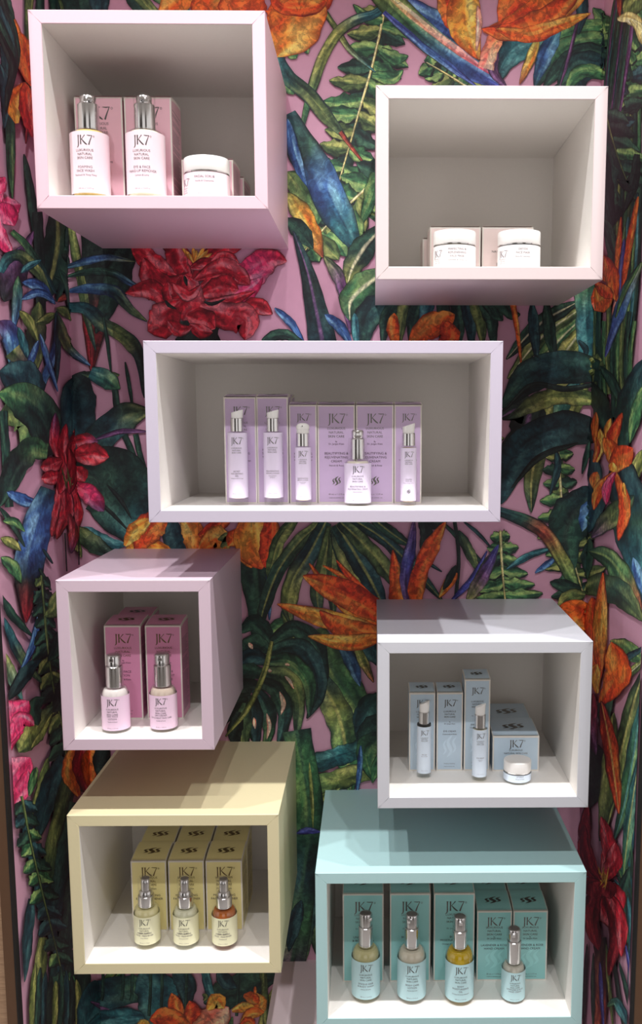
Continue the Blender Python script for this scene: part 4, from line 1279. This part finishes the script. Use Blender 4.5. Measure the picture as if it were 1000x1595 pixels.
for (b, tp, w_, p) in (((98, 735), (82, 643), 17, 'dr>rd>pu'), ((101, 735), (99, 660), 15, 'rd'), ((106, 735), (117, 668), 12, 'dr'), ((108, 692), (154, 688), 22, 'rd>rd>pu'), ((112, 712), (171, 712), 34, 'rd'), ((116, 728), (133, 750), 22, 'rd'),
                       ((112, 752), (163, 796), 28, 'rd>pk>pu'), ((92, 716), (59, 728), 26, 'dr>rd'), ((92, 738), (60, 745), 22, 'rd'), ((88, 745), (76, 836), 20, 'rd>rd>dr'), ((96, 755), (84, 840), 17, 'dr>rd>dr'), ((102, 755), (102, 815), 14, 'rd'), ((108, 750), (119, 832), 18, 'dr>rd>dr'), ((104, 800), (107, 862), 15, 'dr>rd>pu'), ((95, 720), (88, 770), 18, 'rd'), ((104, 700), (104, 770), 18, 'dr')):
    L([b, ((b[0] + tp[0]) / 2 + (tp[1] - b[1]) * .08, (b[1] + tp[1]) / 2 - (tp[0] - b[0]) * .08), tp], w_, p, 'petal')
for i in range(8):
    L([(96 + i * 2, 745 + (i % 3) * 8), (92 + i * 2.2, 728 + (i % 4) * 9)], 2.2, 'og', 'leaf', out=.3)
# ---- lilies below the lilac shelf
L([(396, 870), (402, 940), (398, 1010)], 56, 'bk>dk>bk', 'taper', rib='dk', ragged=.02); L([(418, 870), (420, 930), (420, 965)], 7, 'bl', 'leaf')
L([(352, 800), (340, 820), (310, 840)], 20, 'og'); L([(268, 805), (272, 835), (286, 870)], 34, 'dt', 'petal', bias=.1)
L([(270, 860), (236, 852), (190, 862)], 26, 'yo', 'petal'); L([(214, 858), (236, 820), (262, 802)], 44, 'rr>or', 'petal'); L([(196, 850), (212, 826), (236, 808)], 24, 'yo', 'petal')
L([(282, 800), (302, 830), (306, 870)], 34, 'yo>or', 'petal'); L([(310, 834), (340, 818), (362, 802)], 20, 'rr', 'petal'); L([(312, 856), (338, 836), (356, 858)], 34, 'or>yo', 'petal'); L([(345, 852), (358, 836), (340, 840)], 14, 'og', 'petal')
L([(386, 826), (366, 838), (356, 850)], 24, 'or', 'petal'); L([(378, 830), (386, 860), (392, 884)], 28, 'yo>or', 'petal'); L([(392, 790), (396, 840), (408, 886)], 62, 'or>yo>rr', 'petal', ragged=.03); L([(424, 790), (420, 850), (414, 884)], 30, 'rr', 'petal')
# ---- palm fan
for q, w_, p in ((((462, 806), (436, 840), (424, 880), (418, 905)), 18, 'og'), (((500, 812), (464, 846), (436, 884), (412, 944), (402, 990)), 20, 'og>dk>bk', ), (((508, 812), (482, 862), (456, 906), (450, 950), (455, 972)), 26, 'dk>dt>ol>dk'), (((516, 820), (506, 870), (494, 920), (500, 968)), 20, 'og>og>dt'),
                 (((520, 820), (518, 900), (520, 965)), 16, 'og>dk'), (((519, 830), (534, 880), (545, 930)), 14, 'dk'), (((522, 822), (544, 876), (572, 920), (596, 962)), 26, 'dk>ol>ol'), (((524, 816), (556, 866), (582, 912), (600, 950)), 30, 'dk>dt>dt'), (((530, 812), (566, 846), (600, 886), (620, 920)), 24, 'dk>og>dk'), (((546, 806), (596, 838), (640, 880), (690, 936)), 18, 'dk>dt>dk'), (((580, 806), (610, 830), (640, 850)), 16, 'dk')):
    L(q, w_, p, 'strap', rib='og')
L([(640, 866), (665, 876), (688, 890)], 4, 'dt'); L([(688, 812), (720, 844), (765, 892)], 6, 'dk'); L([(708, 812), (714, 862), (710, 930)], 5, 'bk', 'band', out=.5); L([(714, 826), (730, 858), (746, 892)], 15, 'dk>og', 'leaf'); L([(722, 812), (744, 830), (764, 852)], 4, 'dt'); L([(654, 806), (664, 830), (655, 856)], 18, 'bk', 'leaf'); L([(664, 806), (680, 815), (696, 812)], 18, 'bk')
L([(712, 892), (700, 905), (684, 930)], 14, 'or>yo', 'leaf'); L([(710, 880), (698, 904), (690, 918)], 10, 'bk', 'leaf')
L([(622, 945), (616, 895), (612, 856)], 30, 'or>rr', 'taper'); L([(634, 945), (632, 890), (640, 850), (645, 808)], 18, 'pu>pb>pu', 'leaf'); L([(648, 950), (650, 905), (672, 850), (694, 812)], 24, 'or>rr>or', 'strap')
L([(700, 938), (734, 902), (758, 858)], 8, 'pb', 'leaf'); L([(726, 940), (752, 895), (776, 848)], 20, 'ol>pu>pb', 'leaf')
# ---- monstera and straps in the lower middle
L([(440, 950), (445, 1000), (440, 1040)], 12, 'dk'); L([(416, 985), (440, 972), (460, 980)], 20, 'gr'); L([(440, 955), (455, 990), (468, 1030)], 8, 'og')
L([(596, 975), (575, 995), (620, 1050)], 40, 'dt', 'leaf')
L([(492, 980), (520, 1045), (552, 1092), (578, 1150)], 46, 'og>gr>og', 'strap', rib='dk'); L([(484, 1040), (524, 1104), (538, 1160), (548, 1240)], 40, 'tl>ol>gr>gr', 'strap', rib='ol')
L([(475, 1192), (530, 1176), (570, 1162)], 28, 'dk>tl>dk', 'band'); L([(478, 1226), (536, 1210), (600, 1188)], 30, 'gr>ol>og', 'band'); L([(480, 1246), (505, 1240), (530, 1226)], 12, 'ol', 'leaf')
L([(528, 998), (548, 1032), (561, 1068)], 19, 'dt>bl', 'leaf'); L([(552, 998), (566, 1030), (582, 1062)], 13, 'ol>ol>br', 'leaf')
L([(600, 1080), (572, 1104), (556, 1150)], 34, 'dk>dt', 'leaf'); L([(606, 1112), (574, 1136), (560, 1166)], 30, 'bk>dk', 'leaf'); L([(604, 1140), (572, 1166), (580, 1214)], 34, 'bk>gr', 'leaf'); L([(606, 1160), (588, 1190), (580, 1218)], 16, 'gr', 'leaf'); L([(562, 1160), (560, 1200), (555, 1240)], 7, 'bl')
for q, w_, p in ((((424, 1000), (395, 970), (374, 985)), 30, 'dk'), (((420, 1012), (394, 1000), (368, 1020)), 26, 'dk'), (((416, 1028), (390, 1022), (364, 1045)), 26, 'dt'), (((410, 1048), (384, 1046), (356, 1070)), 26, 'dk'), (((402, 1066), (378, 1070), (346, 1100)), 26, 'bk'), (((392, 1084), (366, 1098), (346, 1130)), 26, 'bk'),
                 (((424, 1000), (458, 978), (492, 1004), (504, 1050), (500, 1080)), 28, 'dk>dk>dt'), (((420, 1014), (462, 1006), (492, 1040), (496, 1085), (478, 1118)), 30, 'dk>dt>bk'), (((416, 1030), (452, 1030), (480, 1062), (482, 1115)), 28, 'dk>gr>dk'), (((410, 1046), (444, 1052), (464, 1090), (462, 1150)), 28, 'dk>og>dk'), (((404, 1060), (430, 1074), (444, 1112), (432, 1170)), 26, 'bk>dk>dt'), (((398, 1072), (414, 1096), (420, 1130), (410, 1175)), 24, 'dt>dk>gr'), (((392, 1082), (398, 1110), (400, 1175)), 22, 'bk>dt'), (((384, 1094), (380, 1130), (384, 1170)), 24, 'dk>og'), (((374, 1108), (366, 1140), (370, 1170)), 22, 'bk')):
    L(q, w_, p, 'lobe', rib=None, split=.3)
for q, w_ in ((((436, 1076), (442, 1095), (438, 1112)), 7), (((416, 1110), (420, 1130), (416, 1150)), 6), (((444, 1052), (452, 1060), (458, 1072)), 5), (((396, 1116), (398, 1134)), 5), (((444, 1033), (452, 1035)), 4), (((418, 1043), (424, 1044)), 5), (((388, 1000), (394, 1010)), 6)):
    LAYER[0] += 0
    LG = L(q, w_, 'pp', 'leaf', out=.4, bias=.2)
L([(424, 998), (412, 1046), (388, 1100), (352, 1146)], 7, 'ol', 'strap', ragged=.02)
# strelitzia over the monstera
for q, w_, p in ((((610, 960), (560, 915), (524, 872)), 12, 'rr'), (((570, 940), (530, 895), (503, 880)), 6, 'or'), (((520, 925), (495, 895), (482, 877)), 6, 'or'), (((612, 975), (560, 955), (510, 925)), 26, 'or>yo'), (((620, 972), (550, 930), (506, 910), (472, 896)), 42, 'rr>rr>or'), (((612, 990), (550, 975), (490, 958), (432, 940)), 30, 'or>yo>or'), (((620, 985), (560, 985), (520, 970), (498, 950)), 34, 'rr>or>rr'), (((600, 990), (545, 1000), (480, 990)), 24, 'or>yo'), ):
    L(q, w_, p, 'leaf', ragged=.03)
# ---- straps between the yellow and mint boxes
for i, yy in enumerate((1256, 1272, 1292, 1318, 1338, 1352, 1366)):
    L([(470, yy + 6), (490, yy), (520, yy - 6)], 9, ('og', 'dk', 'og', 'br', 'dk', 'dk', 'og')[i], 'band', out=.8)
L([(520, 1330), (494, 1368), (484, 1420), (500, 1500)], 22, 'og>og>dk', 'leaf'); L([(505, 1370), (480, 1430), (470, 1510)], 26, 'tl>og', 'leaf')
L([(462, 1136), (466, 1160), (478, 1220), (482, 1290), (474, 1350), (464, 1430), (452, 1520)], 42, 'dk>gr>gr>dk>dt>gr>pu', 'band', rib='dk', ragged=.03); L([(482, 1185), (486, 1240), (488, 1290)], 6, 'ol', 'leaf', out=0)
L([(462, 1296), (480, 1292), (500, 1294)], 9, 'pb', 'leaf'); L([(470, 1400), (458, 1440), (450, 1480)], 20, 'dt')
# ---- left strip, lower part
L([(-4, 868), (14, 882), (28, 908)], 18, 'gr', 'leaf'); L([(-4, 928), (14, 958), (46, 992)], 12, 'dk', 'leaf'); L([(0, 962), (20, 1008), (36, 1036), (66, 1068)], 15, 'tl>dt>og>dk', 'leaf'); L([(2, 1018), (14, 1056), (30, 1092)], 16, 'ol>tl', 'leaf')
L([(54, 960), (48, 1000), (26, 1048)], 10, 'bl', 'leaf'); L([(8, 1090), (36, 1048), (62, 1020)], 20, 'bk>dt', 'leaf'); L([(48, 920), (62, 945)], 6, 'dt'); L([(56, 885), (75, 920)], 5, 'dk')
fern([(60, 896), (64, 950), (70, 1010), (80, 1080), (94, 1140), (102, 1220)], 15, 32, 15, 'dk,og,dk,bk', ang=52, curl=.2, rib='og', ribw=3, lens=lambda f: .5 + .5 * min(1, f * 2))
L([(84, 920), (80, 950), (64, 960)], 24, 'og'); L([(90, 980), (84, 1010), (70, 1030)], 20, 'dk'); L([(96, 1050), (90, 1090), (76, 1110)], 24, 'bk')
L([(24, 1172), (44, 1142), (78, 1100)], 36, 'og>ol>dk', 'leaf'); L([(54, 1130), (48, 1100), (66, 1086)], 22, 'dk', 'leaf'); L([(44, 1165), (62, 1140), (76, 1112)], 8, 'ol')
for q, w_ in ((((4, 1172), (14, 1120), (40, 1092)), 46), (((6, 1160), (30, 1120), (48, 1130)), 24), (((10, 1268), (12, 1220), (42, 1180)), 54), (((12, 1262), (30, 1230), (38, 1200)), 24)):
    L(q, w_, 'pk', 'petal')
L([(70, 1180), (58, 1230), (40, 1290)], 14, 'og'); L([(52, 1195), (46, 1215), (40, 1240)], 12, 'gr')
for q, w_, p in ((((96, 1180), (72, 1230), (52, 1310)), 28, 'dt'), (((106, 1200), (84, 1300), (62, 1400)), 26, 'dk>og>dk'), (((112, 1250), (92, 1360), (76, 1460)), 26, 'dk>dt'), (((118, 1330), (104, 1430), (92, 1520)), 24, 'bk>dk'), (((44, 1400), (38, 1460), (32, 1530)), 14, 'dt'), (((62, 1460), (54, 1540), (44, 1610)), 18, 'ol>og'), (((90, 1470), (80, 1540), (74, 1610)), 18, 'dk>dt'), (((112, 1480), (104, 1550), (100, 1620)), 22, 'bk'), (((126, 1500), (124, 1560), (120, 1620)), 22, 'bk>dk')):
    L(q, w_, p, 'strap')
fern([(28, 1240), (42, 1310), (58, 1380), (78, 1460), (102, 1560)], 13, 36, 17, 'dk,gr,dk,dt', ang=50, curl=-.1, rib='og', ribw=3, lens=lambda f: .75)
for i in range(9):
    L([(50 + i * 8, 1500 + (i * 37 % 30)), (46 + i * 9, 1550), (42 + i * 9, 1620)], 9, ('ol', 'dk', 'dt', 'bk')[i % 4], 'leaf')
# blooms behind the gap between the lilac-pink and yellow boxes
for q, w_, p in ((((118, 1240), (104, 1205), (112, 1160)), 24, 'or'), (((130, 1235), (122, 1195), (126, 1150)), 26, 'dr>rd'), (((150, 1240), (136, 1200), (146, 1150)), 28, 'rr>or'), (((168, 1220), (160, 1190), (164, 1150)), 26, 'bk')):
    L(q, w_, p, 'petal')
# ---- below the yellow box
L([(120, 1620), (150, 1555), (220, 1535), (250, 1520)], 50, 'tl>dt>gr', 'leaf'); L([(136, 1560), (180, 1578), (240, 1590)], 10, 'pu', 'leaf'); L([(130, 1600), (180, 1585), (240, 1580)], 34, 'tl', 'leaf'); L([(225, 1500), (246, 1550), (248, 1620)], 62, 'dt>tl>dk', 'leaf'); L([(270, 1500), (290, 1530), (292, 1570)], 30, 'dt')
L([(318, 1560), (370, 1540), (440, 1510)], 48, 'dk>dk', 'leaf'); L([(320, 1506), (324, 1530), (330, 1552)], 12, 'tl', 'band'); L([(340, 1506), (354, 1528), (370, 1536)], 22, 'dt'); L([(410, 1510), (414, 1560), (418, 1620)], 9, 'og', 'band')
for x in (162, 193, 207, 236, 254, 292, 372):
    L([(x, 1508), (x - 1, 1550), (x - 3, 1580 if x > 220 else 1556)], 4, 'dk', 'band', out=.5)
for q, w_, p in ((((286, 1600), (276, 1570), (268, 1544)), 22, 'rr>or'), (((300, 1605), (302, 1580), (296, 1556)), 26, 'rr'), (((300, 1600), (262, 1582), (234, 1586)), 30, 'or>rr'), (((296, 1606), (330, 1590), (357, 1566)), 44, 'or>pp', ), (((324, 1570), (338, 1556), (350, 1568)), 24, 'yo'), (((318, 1556), (322, 1550), (316, 1546)), 6, 'og'), (((398, 1545), (406, 1560), (402, 1578)), 20, 'yo>or'), (((380, 1548), (394, 1552), (402, 1562)), 18, 'or'), (((362, 1572), (384, 1566), (400, 1576)), 16, 'yo'), (((376, 1590), (392, 1575), (412, 1574)), 16, 'yo>or'), (((372, 1600), (388, 1588), (396, 1600)), 14, 'or'), (((398, 1545), (398, 1534)), 3, 'or'), (((212, 1600), (224, 1590), (236, 1598)), 10, 'yo')):
    L(q, w_, p, 'petal')

INKM = bpy.data.materials.new('wallpaper_ink')
INKM.use_nodes = True
nt_ = INKM.node_tree
b_ = nt_.nodes['Principled BSDF']
at_ = nt_.nodes.new('ShaderNodeAttribute'); at_.attribute_name = 'ink'
tc_ = nt_.nodes.new('ShaderNodeTexCoord')
n1 = nt_.nodes.new('ShaderNodeTexNoise'); n1.inputs['Scale'].default_value = 130; n1.inputs['Detail'].default_value = 5; n1.inputs['Roughness'].default_value = .65; n1.inputs['Distortion'].default_value = .8
rp_ = nt_.nodes.new('ShaderNodeValToRGB')
rp_.color_ramp.elements[0].position = .34; rp_.color_ramp.elements[0].color = (.66, .68, .70, 1)
rp_.color_ramp.elements[1].position = .66; rp_.color_ramp.elements[1].color = (1.38, 1.38, 1.30, 1)
mm = nt_.nodes.new('ShaderNodeMixRGB'); mm.blend_type = 'MULTIPLY'; mm.inputs[0].default_value = 1.0
nt_.links.new(tc_.outputs['Object'], n1.inputs['Vector'])
nt_.links.new(n1.outputs[0], rp_.inputs[0])
nt_.links.new(at_.outputs['Color'], mm.inputs[1])
nt_.links.new(rp_.outputs[0], mm.inputs[2])
n2 = nt_.nodes.new('ShaderNodeTexNoise'); n2.inputs['Scale'].default_value = 62; n2.inputs['Detail'].default_value = 3; n2.inputs['Distortion'].default_value = 1.6
r2 = nt_.nodes.new('ShaderNodeValToRGB')
r2.color_ramp.elements[0].position = .485; r2.color_ramp.elements[0].color = (.74, .76, .80, 1)
r2.color_ramp.elements[1].position = .525; r2.color_ramp.elements[1].color = (1.18, 1.18, 1.14, 1)
m3 = nt_.nodes.new('ShaderNodeMixRGB'); m3.blend_type = 'MULTIPLY'; m3.inputs[0].default_value = 1.0
nt_.links.new(tc_.outputs['Object'], n2.inputs['Vector'])
nt_.links.new(n2.outputs[0], r2.inputs[0])
nt_.links.new(mm.outputs[0], m3.inputs[1])
nt_.links.new(r2.outputs[0], m3.inputs[2])
nt_.links.new(m3.outputs[0], b_.inputs['Base Color'])
b_.inputs['Roughness'].default_value = .6
for w, par in ((0, wall_back), (1, wall_left), (2, wall_right)):
    if not WF[w]:
        continue
    o = mesh_obj('wallpaper_print', WV[w], WF[w], INKM, par)
    ca = o.data.color_attributes.new('ink', 'FLOAT_COLOR', 'POINT')
    arr = np.c_[np.array(WC[w]), np.ones(len(WC[w]))].astype(np.float32).ravel()
    ca.data.foreach_set('color', arr)
    o['label'] = 'watercolour jungle print of leaves, ferns and blooms'
